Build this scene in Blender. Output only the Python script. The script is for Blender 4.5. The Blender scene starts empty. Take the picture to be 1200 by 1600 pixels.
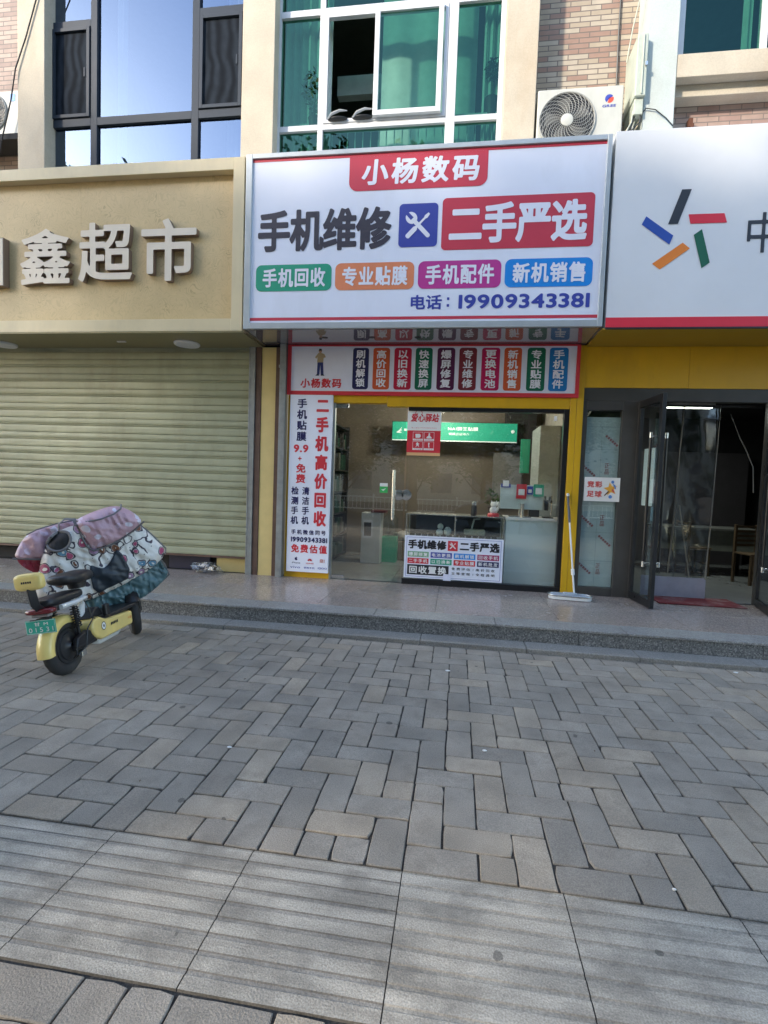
import bpy, bmesh, math, random
import numpy as np
from mathutils import Vector, Matrix, noise as mnoise
PI = math.pi
S = bpy.context.scene
COL = S.collection

# ------------------------------------------------------------------ camera
cam_d = bpy.data.cameras.new('camera'); cam = bpy.data.objects.new('camera', cam_d); COL.objects.link(cam)
cam_d.sensor_fit = 'HORIZONTAL'; cam_d.sensor_width = 36; cam_d.lens = 24.0
cam_d.clip_start = 0.05; cam_d.clip_end = 600
_r = Vector((0.98937, 0.14093, 0.0358)); _f = Vector((-0.13883, 0.98876, -0.05554)); _u = _r.cross(_f)
_m = Matrix((_r, _u, -_f)).transposed().to_4x4(); _m.translation = (0, 0, 1.5)
cam.matrix_world = _m
S.camera = cam
# ------------------------------------------------------------------ sky, sun, exposure
SUN_EL = math.radians(24.5); SUN_AZ = math.radians(225)      # direction to the sun, from +X counter-clockwise
sdir = Vector((math.cos(SUN_AZ) * math.cos(SUN_EL), math.sin(SUN_AZ) * math.cos(SUN_EL), math.sin(SUN_EL)))
W = bpy.data.worlds.new('World'); S.world = W; W.use_nodes = True
wn = W.node_tree; bg = wn.nodes['Background']
sky = wn.nodes.new('ShaderNodeTexSky'); sky.sky_type = 'NISHITA'; sky.sun_disc = False
sky.sun_elevation = SUN_EL; sky.sun_rotation = PI / 2 - SUN_AZ; sky.dust_density = 0.7; sky.ozone_density = .8
wn.links.new(sky.outputs[0], bg.inputs[0]); bg.inputs[1].default_value = 0.15
sun_d = bpy.data.lights.new('sun', 'SUN'); sun_d.energy = 1.25; sun_d.angle = math.radians(3.0); sun_d.color = (1, .9, .76)
sun = bpy.data.objects.new('sun', sun_d); COL.objects.link(sun)
sun.rotation_euler = sdir.to_track_quat('Z', 'Y').to_euler(); sun.location = (-10, -10, 20)
S.view_settings.view_transform = 'Standard'; S.view_settings.look = 'None'
S.view_settings.exposure = 2.15; S.view_settings.gamma = 1
S.cycles.max_bounces = 8; S.cycles.transparent_max_bounces = 24

# ------------------------------------------------------------------ materials
def srgb(r, g, b):
    f = lambda c: ((c / 255) / 12.92) if c / 255 <= .04045 else (((c / 255) + .055) / 1.055) ** 2.4
    return (f(r), f(g), f(b))
def nd(t, k, **kw):
    n = t.nodes.new(k)
    for a, v in kw.items():
        if a in n.bl_rna.properties: setattr(n, a, v)
        else: n.inputs[a.replace('_', ' ')].default_value = v
    return n
def mat(name, col, rough=.6, metal=0, nscale=6, amt=.12, bump=0, bscale=60, spec=.5, coat=0, emit=None, es=0, coord='Object', fine=0, stain=None, stainamt=0, stainscale=1.5, alpha=1):
    m = bpy.data.materials.new(name); m.use_nodes = True; t = m.node_tree; b = t.nodes['Principled BSDF']
    b.inputs['Roughness'].default_value = rough; b.inputs['Metallic'].default_value = metal
    b.inputs['Specular IOR Level'].default_value = spec; b.inputs['Coat Weight'].default_value = coat
    b.inputs['Alpha'].default_value = alpha
    tc = t.nodes.new('ShaderNodeTexCoord'); co = tc.outputs[coord]
    n1 = nd(t, 'ShaderNodeTexNoise', Scale=nscale, Detail=6, Roughness=.6); t.links.new(co, n1.inputs['Vector'])
    mr = nd(t, 'ShaderNodeMapRange'); mr.inputs['From Min'].default_value = .3; mr.inputs['From Max'].default_value = .7
    mr.inputs['To Min'].default_value = 1 - amt; mr.inputs['To Max'].default_value = 1 + amt
    t.links.new(n1.outputs['Fac'], mr.inputs['Value'])
    mx = nd(t, 'ShaderNodeVectorMath', operation='SCALE'); mx.inputs[0].default_value = col
    t.links.new(mr.outputs[0], mx.inputs['Scale'])
    out = mx.outputs[0]
    if fine:
        n2 = nd(t, 'ShaderNodeTexNoise', Scale=nscale * 25, Detail=2); t.links.new(co, n2.inputs['Vector'])
        m2 = nd(t, 'ShaderNodeMapRange'); m2.inputs['From Min'].default_value = .35; m2.inputs['From Max'].default_value = .65
        m2.inputs['To Min'].default_value = 1 - fine; m2.inputs['To Max'].default_value = 1 + fine
        t.links.new(n2.outputs['Fac'], m2.inputs['Value'])
        x2 = nd(t, 'ShaderNodeVectorMath', operation='SCALE'); t.links.new(out, x2.inputs[0]); t.links.new(m2.outputs[0], x2.inputs['Scale']); out = x2.outputs[0]
    if stain:
        n3 = nd(t, 'ShaderNodeTexNoise', Scale=stainscale, Detail=8, Roughness=.65)
        mp = nd(t, 'ShaderNodeMapping'); mp.inputs['Scale'].default_value = (1, 1, .35); t.links.new(co, mp.inputs[0]); t.links.new(mp.outputs[0], n3.inputs['Vector'])
        r3 = nd(t, 'ShaderNodeMapRange'); r3.inputs['From Min'].default_value = .48; r3.inputs['From Max'].default_value = .72; r3.inputs['To Max'].default_value = stainamt
        t.links.new(n3.outputs['Fac'], r3.inputs['Value'])
        x3 = nd(t, 'ShaderNodeMix', data_type='RGBA'); t.links.new(r3.outputs[0], x3.inputs[0]); t.links.new(out, x3.inputs[6]); x3.inputs[7].default_value = (*stain, 1); out = x3.outputs[2]
    t.links.new(out, b.inputs['Base Color'])
    if rough > .05:
        rr = nd(t, 'ShaderNodeMapRange'); rr.inputs['To Min'].default_value = max(0, rough - .08); rr.inputs['To Max'].default_value = min(1, rough + .08)
        t.links.new(n1.outputs['Fac'], rr.inputs['Value']); t.links.new(rr.outputs[0], b.inputs['Roughness'])
    if bump:
        nb = nd(t, 'ShaderNodeTexNoise', Scale=bscale, Detail=4); t.links.new(co, nb.inputs['Vector'])
        bp = nd(t, 'ShaderNodeBump', Strength=bump, Distance=.01); t.links.new(nb.outputs['Fac'], bp.inputs['Height']); t.links.new(bp.outputs[0], b.inputs['Normal'])
    if emit:
        b.inputs['Emission Color'].default_value = (*emit, 1); b.inputs['Emission Strength'].default_value = es
    return m
def glass(name, tint, gloss=.06, rough=0.0, glosscol=(1, 1, 1), wob=0.0, wscale=.8, edge=1.0):
    m = bpy.data.materials.new(name); m.use_nodes = True; t = m.node_tree; t.nodes.remove(t.nodes['Principled BSDF'])
    tr = nd(t, 'ShaderNodeBsdfTransparent'); tr.inputs[0].default_value = (*tint, 1)
    gl = nd(t, 'ShaderNodeBsdfGlossy'); gl.inputs[0].default_value = (*glosscol, 1); gl.inputs['Roughness'].default_value = rough
    lw = nd(t, 'ShaderNodeLayerWeight', Blend=.5); pw = nd(t, 'ShaderNodeMath', operation='POWER'); pw.inputs[1].default_value = 5; t.links.new(lw.outputs['Facing'], pw.inputs[0])
    fr = nd(t, 'ShaderNodeMath', operation='MULTIPLY_ADD'); fr.inputs[1].default_value = .96; fr.inputs[2].default_value = .04; t.links.new(pw.outputs[0], fr.inputs[0])
    ad = nd(t, 'ShaderNodeMath', operation='MULTIPLY_ADD', use_clamp=True); ad.inputs[1].default_value = edge; ad.inputs[2].default_value = gloss
    t.links.new(fr.outputs[0], ad.inputs[0])
    if wob:
        tc = t.nodes.new('ShaderNodeTexCoord'); n = nd(t, 'ShaderNodeTexNoise', Scale=wscale, Detail=2); t.links.new(tc.outputs['Object'], n.inputs['Vector'])
        bp = nd(t, 'ShaderNodeBump', Strength=wob, Distance=.05); t.links.new(n.outputs['Fac'], bp.inputs['Height']); t.links.new(bp.outputs[0], gl.inputs['Normal'])
    mx = nd(t, 'ShaderNodeMixShader'); t.links.new(ad.outputs[0], mx.inputs[0]); t.links.new(tr.outputs[0], mx.inputs[1]); t.links.new(gl.outputs[0], mx.inputs[2])
    t.links.new(mx.outputs[0], t.nodes['Material Output'].inputs['Surface'])
    return m
def granite(name, c1, c2, c3, scale=55, rough=.35, spec=.5, dirt=(.1, .09, .08), dirtamt=.35, streak=False):
    m = bpy.data.materials.new(name); m.use_nodes = True; t = m.node_tree; b = t.nodes['Principled BSDF']
    tc = t.nodes.new('ShaderNodeTexCoord'); co = tc.outputs['Object']
    v = nd(t, 'ShaderNodeTexVoronoi', Scale=scale); t.links.new(co, v.inputs['Vector'])
    sp = nd(t, 'ShaderNodeSeparateColor'); t.links.new(v.outputs['Color'], sp.inputs[0])
    cr = nd(t, 'ShaderNodeValToRGB'); cr.color_ramp.interpolation = 'CONSTANT'
    e = cr.color_ramp.elements; e[0].color = (*c1, 1); e[1].position = .5; e[1].color = (*c2, 1); x = e.new(.82); x.color = (*c3, 1)
    t.links.new(sp.outputs[0], cr.inputs[0])
    n = nd(t, 'ShaderNodeTexNoise', Scale=1.6, Detail=8, Roughness=.7); t.links.new(co, n.inputs['Vector'])
    r = nd(t, 'ShaderNodeMapRange'); r.inputs['From Min'].default_value = .42; r.inputs['From Max'].default_value = .7; r.inputs['To Max'].default_value = dirtamt
    t.links.new(n.outputs['Fac'], r.inputs['Value'])
    mx = nd(t, 'ShaderNodeMix', data_type='RGBA'); t.links.new(r.outputs[0], mx.inputs[0]); t.links.new(cr.outputs[0], mx.inputs[6]); mx.inputs[7].default_value = (*dirt, 1)
    t.links.new(mx.outputs[2], b.inputs['Base Color'])
    r2 = nd(t, 'ShaderNodeMapRange'); r2.inputs['To Min'].default_value = max(.02, rough - .1); r2.inputs['To Max'].default_value = rough + .2
    t.links.new(n.outputs['Fac'], r2.inputs['Value']); t.links.new(r2.outputs[0], b.inputs['Roughness'])
    b.inputs['Specular IOR Level'].default_value = spec
    return m
def brickmat(name, cols, mortar, bw=.24, bh=.062, ms=.006):
    m = bpy.data.materials.new(name); m.use_nodes = True; t = m.node_tree; b = t.nodes['Principled BSDF']; b.inputs['Roughness'].default_value = .65
    tc = t.nodes.new('ShaderNodeTexCoord'); sx = nd(t, 'ShaderNodeSeparateXYZ'); t.links.new(tc.outputs['Object'], sx.inputs[0])
    ax = nd(t, 'ShaderNodeMath', operation='ADD'); t.links.new(sx.outputs[0], ax.inputs[0]); t.links.new(sx.outputs[1], ax.inputs[1])
    cx = nd(t, 'ShaderNodeCombineXYZ'); t.links.new(ax.outputs[0], cx.inputs[0]); t.links.new(sx.outputs[2], cx.inputs[1])
    br = nd(t, 'ShaderNodeTexBrick', Scale=1); br.inputs['Brick Width'].default_value = bw; br.inputs['Row Height'].default_value = bh; br.inputs['Mortar Size'].default_value = ms
    br.inputs['Color1'].default_value = (0, 0, 0, 1); br.inputs['Color2'].default_value = (1, 1, 1, 1); br.inputs['Mortar Smooth'].default_value = .1
    t.links.new(cx.outputs[0], br.inputs['Vector'])
    cr = nd(t, 'ShaderNodeValToRGB'); cr.color_ramp.interpolation = 'CONSTANT'; e = cr.color_ramp.elements
    e[0].color = (*cols[0], 1); e[1].position = .33; e[1].color = (*cols[1], 1); x = e.new(.66); x.color = (*cols[2], 1)
    t.links.new(br.outputs['Color'], cr.inputs[0])
    n = nd(t, 'ShaderNodeTexNoise', Scale=9, Detail=8); t.links.new(tc.outputs['Object'], n.inputs['Vector'])
    sc = nd(t, 'ShaderNodeMapRange'); sc.inputs['To Min'].default_value = .8; sc.inputs['To Max'].default_value = 1.2; t.links.new(n.outputs['Fac'], sc.inputs['Value'])
    vs = nd(t, 'ShaderNodeVectorMath', operation='SCALE'); t.links.new(cr.outputs[0], vs.inputs[0]); t.links.new(sc.outputs[0], vs.inputs['Scale'])
    mx = nd(t, 'ShaderNodeMix', data_type='RGBA'); t.links.new(br.outputs['Fac'], mx.inputs[0]); t.links.new(vs.outputs[0], mx.inputs[6]); mx.inputs[7].default_value = (*mortar, 1)
    t.links.new(mx.outputs[2], b.inputs['Base Color'])
    inv = nd(t, 'ShaderNodeMath', operation='SUBTRACT'); inv.inputs[0].default_value = 1; t.links.new(br.outputs['Fac'], inv.inputs[1])
    bp = nd(t, 'ShaderNodeBump', Strength=.6, Distance=.004); t.links.new(inv.outputs[0], bp.inputs['Height']); t.links.new(bp.outputs[0], b.inputs['Normal'])
    return m

# ------------------------------------------------------------------ mesh helpers
class MB:
    def __init__(s): s.v = []; s.f = []; s.mi = []
    def add(s, vs, fs, mi=0):
        o = len(s.v); s.v += [tuple(v) for v in vs]
        for f in fs: s.f.append([i + o for i in f]); s.mi.append(mi)
        return s
    def box(s, x0, x1, y0, y1, z0, z1, mi=0, T=None):
        vs = [(x, y, z) for z in (z0, z1) for y in (y0, y1) for x in (x0, x1)]
        if T: vs = [T @ Vector(v) for v in vs]
        return s.add(vs, [(0, 2, 3, 1), (4, 5, 7, 6), (0, 1, 5, 4), (2, 6, 7, 3), (0, 4, 6, 2), (1, 3, 7, 5)], mi)
    def frame(s, x0, x1, z0, z1, w, y0, y1, mi=0, wt=None, wb=None, wr=None):
        wt = w if wt is None else wt; wb = w if wb is None else wb; wr = w if wr is None else wr
        s.box(x0, x0 + w, y0, y1, z0, z1, mi); s.box(x1 - wr, x1, y0, y1, z0, z1, mi)
        if wt: s.box(x0 + w, x1 - wr, y0 + .0005, y1, z1 - wt, z1, mi)
        if wb: s.box(x0 + w, x1 - wr, y0 + .0005, y1, z0, z0 + wb, mi)
        return s
    def tube(s, pts, r, n=10, mi=0, cap=True, sq=None):
        pts = [Vector(p) for p in pts]; rr = r if isinstance(r, (list, tuple)) else [r] * len(pts)
        vs = []; fs = []; up = None
        for i, p in enumerate(pts):
            d = (pts[min(i + 1, len(pts) - 1)] - pts[max(i - 1, 0)]).normalized()
            if up is None: up = Vector((0, 0, 1)) if abs(d.z) < .9 else Vector((1, 0, 0))
            a = d.cross(up).normalized(); b = a.cross(d).normalized(); up = b
            for k in range(n):
                t = 2 * PI * k / n; vs.append(p + a * math.cos(t) * rr[i] + b * math.sin(t) * rr[i] * (sq or 1))
        for i in range(len(pts) - 1):
            for k in range(n):
                q = (k + 1) % n; fs.append((i * n + k, i * n + q, (i + 1) * n + q, (i + 1) * n + k))
        if cap: fs.append(tuple(range(n))[::-1]); fs.append(tuple((len(pts) - 1) * n + k for k in range(n)))
        return s.add(vs, fs, mi)
    def lathe(s, prof, n=24, T=None, mi=0):
        vs = []; fs = []
        for r, z in prof:
            for k in range(n):
                t = 2 * PI * k / n; v = Vector((r * math.cos(t), r * math.sin(t), z)); vs.append(T @ v if T else v)
        for i in range(len(prof) - 1):
            for k in range(n):
                q = (k + 1) % n; fs.append((i * n + k, i * n + q, (i + 1) * n + q, (i + 1) * n + k))
        fs.append(tuple(range(n))[::-1]); fs.append(tuple((len(prof) - 1) * n + k for k in range(n)))
        return s.add(vs, fs, mi)
    def ell(s, c, r, n=16, m=10, T=None, mi=0, p=1.0):
        vs = []; fs = []
        sg = lambda x: math.copysign(abs(x) ** p, x)
        for i in range(m + 1):
            a = PI * i / m - PI / 2
            for k in range(n):
                t = 2 * PI * k / n
                v = Vector((c[0] + r[0] * sg(math.cos(a)) * sg(math.cos(t)), c[1] + r[1] * sg(math.cos(a)) * sg(math.sin(t)), c[2] + r[2] * sg(math.sin(a))))
                vs.append(T @ v if T else v)
        for i in range(m):
            for k in range(n):
                q = (k + 1) % n; fs.append((i * n + k, i * n + q, (i + 1) * n + q, (i + 1) * n + k))
        return s.add(vs, fs, mi)
    def prism(s, poly, y0, y1, mi=0, T=None):      # poly in (x,z), extruded in y
        n = len(poly); vs = [(x, y0, z) for x, z in poly] + [(x, y1, z) for x, z in poly]
        if T: vs = [T @ Vector(v) for v in vs]
        return s.add(vs, [tuple(range(n)), tuple(range(2 * n - 1, n - 1, -1))] + [(i, i + n, (i + 1) % n + n, (i + 1) % n) for i in range(n)], mi)
    def flat(s, poly, y, mi=0):
        return s.add([(x, y, z) for x, z in poly], [tuple(range(len(poly)))], mi)
    def build(s, name, mats, parent=None, bev=0, smooth=False, seg=2, fixn=True):
        me = bpy.data.meshes.new(name); me.from_pydata(s.v, [], s.f)
        for m in (mats if isinstance(mats, (list, tuple)) else [mats]): me.materials.append(m)
        me.polygons.foreach_set('material_index', s.mi)
        if fixn:
            bm = bmesh.new(); bm.from_mesh(me); bmesh.ops.recalc_face_normals(bm, faces=bm.faces); bm.to_mesh(me); bm.free()
        if smooth: me.polygons.foreach_set('use_smooth', [True] * len(me.polygons))
        me.update()
        o = bpy.data.objects.new(name, me); COL.objects.link(o)
        if parent: o.parent = parent
        if bev:
            b = o.modifiers.new('bevel', 'BEVEL'); b.width = bev; b.segments = seg; b.limit_method = 'ANGLE'; b.angle_limit = math.radians(40)
            me.polygons.foreach_set('use_smooth', [True] * len(me.polygons)); b.harden_normals = True
        if smooth and not bev:
            try: me.set_sharp_from_angle(angle=math.radians(50))
            except Exception: pass
        return o
def tag(o, label=None, cat=None, group=None, kind=None):
    if label: o['label'] = label
    if cat: o['category'] = cat
    if group: o['group'] = group
    if kind: o['kind'] = kind
    return o
def thing(name, label, cat, loc=(0, 0, 0), rz=0, group=None):
    o = bpy.data.objects.new(name, None); COL.objects.link(o); o.location = loc; o.rotation_euler = (0, 0, rz); o.empty_display_size = .1
    return tag(o, label, cat, group)
def copy_tree(o, parent=None):
    c = o.copy(); COL.objects.link(c); c.parent = parent
    for ch in list(o.children): copy_tree(ch, c)
    return c
def recenter(o, loc):
    """shift the children of an Empty built in world space so its origin is its base"""
    o.location = loc
    for c in o.children: c.location = c.location - Vector(loc)
def rrect(x0, x1, z0, z1, r, n=6, corners=(1, 1, 1, 1)):
    P = []
    for (cx, cz, a0, on) in ((x1 - r, z1 - r, 0, corners[0]), (x0 + r, z1 - r, 90, corners[1]), (x0 + r, z0 + r, 180, corners[2]), (x1 - r, z0 + r, 270, corners[3])):
        if on:
            for k in range(n + 1):
                a = math.radians(a0 + 90 * k / n); P.append((cx + r * math.cos(a), cz + r * math.sin(a)))
        else:
            P.append({0: (x1, z1), 90: (x0, z1), 180: (x0, z0), 270: (x1, z0)}[a0])
    return P

# ------------------------------------------------------------------ lettering: outlines -> thickened polygons
_gc = {}
_tc = bpy.data.curves.new('tmp_letters', 'FONT'); _to = bpy.data.objects.new('tmp_letters', _tc); COL.objects.link(_to)
_tc.fill_mode = 'NONE'; _tc.size = 1; _tc.resolution_u = 5
def segs_of(ch):
    _tc.body = ch; bpy.context.view_layer.update()
    me = bpy.data.meshes.new_from_object(_to)
    v = np.array([x.co[:2] for x in me.vertices]).reshape(-1, 2); e = np.array([x.vertices[:] for x in me.edges], int).reshape(-1, 2)
    bpy.data.meshes.remove(me)
    # orient edges along their loops
    nxt = {}
    adj = {}
    for a, b in e: adj.setdefault(a, []).append(b); adj.setdefault(b, []).append(a)
    return v[e[:, 0]], v[e[:, 1]]
def sdf_poly(A, B, xs, ys, evenodd=True):
    X, Y = np.meshgrid(xs, ys); P = np.stack([X.ravel(), Y.ravel()], 1)
    out = np.empty(len(P)); ins = np.zeros(len(P), int)
    d = B - A; L = (d ** 2).sum(1) + 1e-12
    for k in range(0, len(P), 4000):
        p = P[k:k + 4000, None, :]; t = np.clip(((p - A) * d).sum(2) / L, 0, 1)
        q = A + t[..., None] * d - p; out[k:k + 4000] = np.sqrt((q ** 2).sum(2).min(1))
        px = P[k:k + 4000, 0:1]; py = P[k:k + 4000, 1:2]
        up = (A[:, 1] <= py) & (B[:, 1] > py); dn = (A[:, 1] > py) & (B[:, 1] <= py)
        cx = A[:, 0] + (py - A[:, 1]) / np.where(np.abs(d[:, 1]) < 1e-12, 1e-12, d[:, 1]) * d[:, 0]
        hit = (cx > px)
        ins[k:k + 4000] = (up & hit).sum(1) - (dn & hit).sum(1) if not evenodd else ((up | dn) & hit).sum(1) % 2
    s = np.where(ins != 0, out, -out)
    return s.reshape(len(ys), len(xs))
def contour(F, xs, ys, merge=True):
    V = {}; vs = []; fs = []
    def vid(key, p):
        if key not in V: V[key] = len(vs); vs.append(p)
        return V[key]
    ny, nx = F.shape; I = F > 0
    for j in range(ny - 1):
        i = 0
        while i < nx - 1:
            c = (I[j, i], I[j, i + 1], I[j + 1, i + 1], I[j + 1, i])
            if all(c):
                k = i + 1
                if merge:
                    while k < nx - 1 and I[j, k] and I[j, k + 1] and I[j + 1, k] and I[j + 1, k + 1]: k += 1
                fs.append([vid((0, i, j), (xs[i], ys[j])), vid((0, k, j), (xs[k], ys[j])), vid((0, k, j + 1), (xs[k], ys[j + 1])), vid((0, i, j + 1), (xs[i], ys[j + 1]))])
                i = k; continue
            if any(c):
                cs = [(i, j), (i + 1, j), (i + 1, j + 1), (i, j + 1)]; poly = []
                for q in range(4):
                    a = cs[q]; b = cs[(q + 1) % 4]; fa = F[a[1], a[0]]; fb = F[b[1], b[0]]
                    if fa > 0: poly.append(vid((0, *a), (xs[a[0]], ys[a[1]])))
                    if (fa > 0) != (fb > 0):
                        t = fa / (fa - fb); key = (1, min(a, b), max(a, b))
                        poly.append(vid(key, (xs[a[0]] + t * (xs[b[0]] - xs[a[0]]), ys[a[1]] + t * (ys[b[1]] - ys[a[1]]))))
                if len(poly) > 2: fs.append(poly)
            i += 1
    return vs, fs
def glyph(ch, res, bold, merge=True):
    k = (ch, res, bold, merge)
    if k in _gc: return _gc[k]
    A, B = segs_of(ch)
    if len(A) == 0: _gc[k] = ([], [], (0, 0, .3, 1)); return _gc[k]
    lo = np.minimum(A, B).min(0) - bold - .03; hi = np.maximum(A, B).max(0) + bold + .03
    st = 1 / res
    xs = np.arange(lo[0], hi[0] + st, st); ys = np.arange(lo[1], hi[1] + st, st)
    F = sdf_poly(A, B, xs, ys) + bold; F[0, :] = F[-1, :] = -1; F[:, 0] = F[:, -1] = -1
    vs, fs = contour(F, xs, ys, merge)
    _gc[k] = (vs, fs, (lo[0] + .03, lo[1] + .03, hi[0] - .03, hi[1] - .03)); return _gc[k]
def text(mb, s, x0, x1, z0, z1, y, mi=0, res=24, bold=.02, vertical=False, ext=0, shear=0, gap=0):
    """letters whose ink fills the box x0..x1, z0..z1 on the plane y (facing -y); ext > 0 makes solid letters standing out"""
    items = []; cx = 0
    for n, ch in enumerate(s):
        if ch == ' ': cx += .35; continue
        vs, fs, bb = glyph(ch, res, bold, ext == 0)
        cjk = ord(ch) > 0x2000
        if vertical: items.append((ch, vs, fs, bb, -(bb[0] + bb[2]) / 2 if not cjk else -.5, -n * (1 + gap)))
        elif cjk: items.append((ch, vs, fs, bb, cx, 0)); cx += 1 + gap
        else: items.append((ch, vs, fs, bb, cx - bb[0], 0)); cx += bb[2] - bb[0] + .07 + gap
    X0 = min(i[3][0] + i[4] for i in items); X1 = max(i[3][2] + i[4] for i in items)
    Z0 = min(i[3][1] + i[5] for i in items); Z1 = max(i[3][3] + i[5] for i in items)
    sx = (x1 - x0) / (X1 - X0); sz = (z1 - z0) / (Z1 - Z0)
    for ch, vs, fs, bb, ox, oz in items:
        W2 = [(x0 + (vx + ox - X0) * sx + shear * (vz + oz - Z0) * sz, z0 + (vz + oz - Z0) * sz) for vx, vz in vs]
        if not ext: mb.add([(a, y, b) for a, b in W2], fs, mi)
        else:
            n = len(W2); mb.add([(a, y, b) for a, b in W2], fs, mi)
            cnt = {}
            for f in fs:
                for q in range(len(f)):
                    e = (f[q], f[(q + 1) % len(f)]); cnt[tuple(sorted(e))] = cnt.get(tuple(sorted(e)), 0) + 1
            sv = [(a, y, b) for a, b in W2] + [(a, y + ext, b) for a, b in W2]
            mb.add(sv, [(e[0], e[1], e[1] + n, e[0] + n) for e, c in cnt.items() if c == 1], mi + 1)
def letters(name, mats, parent, specs, y, fixn=False):
    mb = MB()
    for s in specs: text(mb, y=y, **s) if isinstance(s, dict) else text(mb, *s[:5], y, *s[5:])
    # flat letters face -y
    return mb.build(name, mats, parent, fixn=fixn)

# ------------------------------------------------------------------ palette
M = {}
M['paver'] = None
def attr_mat(name, rough, fine=.1, nscale=5, amt=.15, spec=.4, bump=.25, aniso=None):
    m = mat(name, (1, 1, 1), rough=rough, nscale=nscale, amt=amt, fine=fine, spec=spec, bump=bump, bscale=140, stain=(.11, .10, .085), stainamt=.62, stainscale=4.5)
    t = m.node_tree; a = nd(t, 'ShaderNodeVertexColor'); a.layer_name = 'tone'
    if aniso:
        n = [x for x in t.nodes if x.type == 'TEX_NOISE'][0]; mp = nd(t, 'ShaderNodeMapping'); mp.inputs['Scale'].default_value = aniso
        t.links.new(n.inputs['Vector'].links[0].from_socket, mp.inputs[0]); t.links.new(mp.outputs[0], n.inputs['Vector'])
    for n in t.nodes:
        if n.type == 'VECT_MATH' and not n.inputs[0].is_linked: t.links.new(a.outputs[0], n.inputs[0])
    tc = t.nodes.new('ShaderNodeTexCoord'); bs = t.nodes['Principled BSDF']; src = bs.inputs['Base Color'].links[0].from_socket
    nz = nd(t, 'ShaderNodeTexNoise', Scale=25, Detail=2); t.links.new(tc.outputs['Object'], nz.inputs['Vector'])
    ad = nd(t, 'ShaderNodeVectorMath', operation='MULTIPLY_ADD'); ad.inputs[1].default_value = (.03, .03, .03); t.links.new(nz.outputs['Color'], ad.inputs[0]); t.links.new(tc.outputs['Object'], ad.inputs[2])
    v = nd(t, 'ShaderNodeTexVoronoi', Scale=3.6); t.links.new(ad.outputs[0], v.inputs['Vector']); sp = nd(t, 'ShaderNodeSeparateColor'); t.links.new(v.outputs['Color'], sp.inputs[0])
    th = nd(t, 'ShaderNodeMath', operation='MULTIPLY'); th.inputs[1].default_value = .085; t.links.new(sp.outputs[0], th.inputs[0])
    ls = nd(t, 'ShaderNodeMath', operation='LESS_THAN'); t.links.new(v.outputs['Distance'], ls.inputs[0]); t.links.new(th.outputs[0], ls.inputs[1])
    f_ = nd(t, 'ShaderNodeMath', operation='MULTIPLY'); f_.inputs[1].default_value = .55; t.links.new(ls.outputs[0], f_.inputs[0])
    mx = nd(t, 'ShaderNodeMix', data_type='RGBA'); t.links.new(f_.outputs[0], mx.inputs[0]); t.links.new(src, mx.inputs[6]); mx.inputs[7].default_value = (.03, .028, .026, 1); t.links.new(mx.outputs[2], bs.inputs['Base Color'])
    return m
M['paver'] = attr_mat('paver', .78, fine=.2, amt=.2, nscale=9, bump=.45)
M['strip'] = attr_mat('strip_granite', .6, fine=.22, nscale=7, amt=.32, bump=.35, aniso=(.35, 1.6, 1))
M['sand'] = mat('joint_sand', (.045, .041, .036), rough=.95, fine=.4)
M['asphalt'] = mat('asphalt', (.05, .05, .052), rough=.9, fine=.3)
M['kerb'] = granite('kerb_granite', (.27, .255, .225), (.22, .205, .18), (.33, .31, .28), scale=120, rough=.55)
M['plat'] = granite('pink_granite', (.37, .295, .245), (.265, .21, .175), (.47, .40, .345), scale=95, rough=.20, dirt=(.15, .135, .12), dirtamt=.5)
M['nose'] = granite('grey_granite', (.29, .28, .26), (.21, .20, .19), (.39, .38, .36), scale=120, rough=.42)
M['riser'] = granite('dark_granite', (.165, .165, .155), (.09, .09, .088), (.28, .275, .26), scale=95, rough=.4, dirtamt=.2)
M['brick_tan'] = brickmat('tan_brick_tile', ((.40, .325, .235), (.33, .21, .155), (.45, .38, .29)), (.17, .14, .115))
M['brick_pink'] = brickmat('pink_brick_tile', ((.38, .27, .22), (.44, .36, .30), (.34, .225, .185)), (.20, .16, .135))
M['brick_dull'] = brickmat('dull_brown_brick', ((.33, .24, .20), (.38, .29, .24), (.27, .19, .16)), (.16, .13, .11))
M['render'] = mat('cream_render', (.53, .465, .36), rough=.8, nscale=2.5, amt=.10, fine=.05, stain=(.42, .30, .18), stainamt=.55, stainscale=1.8, bump=.2, bscale=30)
M['render_white'] = mat('pale_render', (.50, .55, .52), rough=.75, nscale=3, amt=.07, fine=.05, stain=(.45, .42, .33), stainamt=.3, bump=.15, bscale=25)
M['dkframe'] = mat('dark_grey_aluminium', (.036, .046, .062), rough=.5, amt=.06, spec=.15)
M['whframe'] = mat('white_upvc', (.64, .65, .66), rough=.35, amt=.05, stain=(.42, .40, .35), stainamt=.35, stainscale=3)
M['room'] = mat('dim_room_wall', (.20, .21, .18), rough=.9)
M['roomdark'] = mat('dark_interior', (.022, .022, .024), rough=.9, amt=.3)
M['glass_sky'] = glass('coated_window_glass', (.45, .52, .62), gloss=.46, glosscol=(.19, .26, .38), wob=.05, wscale=.7)
M['glass_green'] = glass('green_window_glass', (.22, .45, .37), gloss=.10, glosscol=(.16, .34, .30), wob=.04)
M['glass_shop'] = glass('shop_glass', (.94, .96, .95), edge=1.0, gloss=.05, wob=.03, wscale=.8)
M['glass_thin'] = glass('display_glass', (.88, .93, .92), gloss=.02)
M['screen'] = mat('insect_screen', (.014, .018, .024), spec=.05, rough=.8, amt=.2)
_t = M['screen'].node_tree; _w = nd(_t, 'ShaderNodeTexWave', Scale=2.2, Distortion=9, Detail=1.5); _w.inputs['Detail Scale'].default_value = .8
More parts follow.
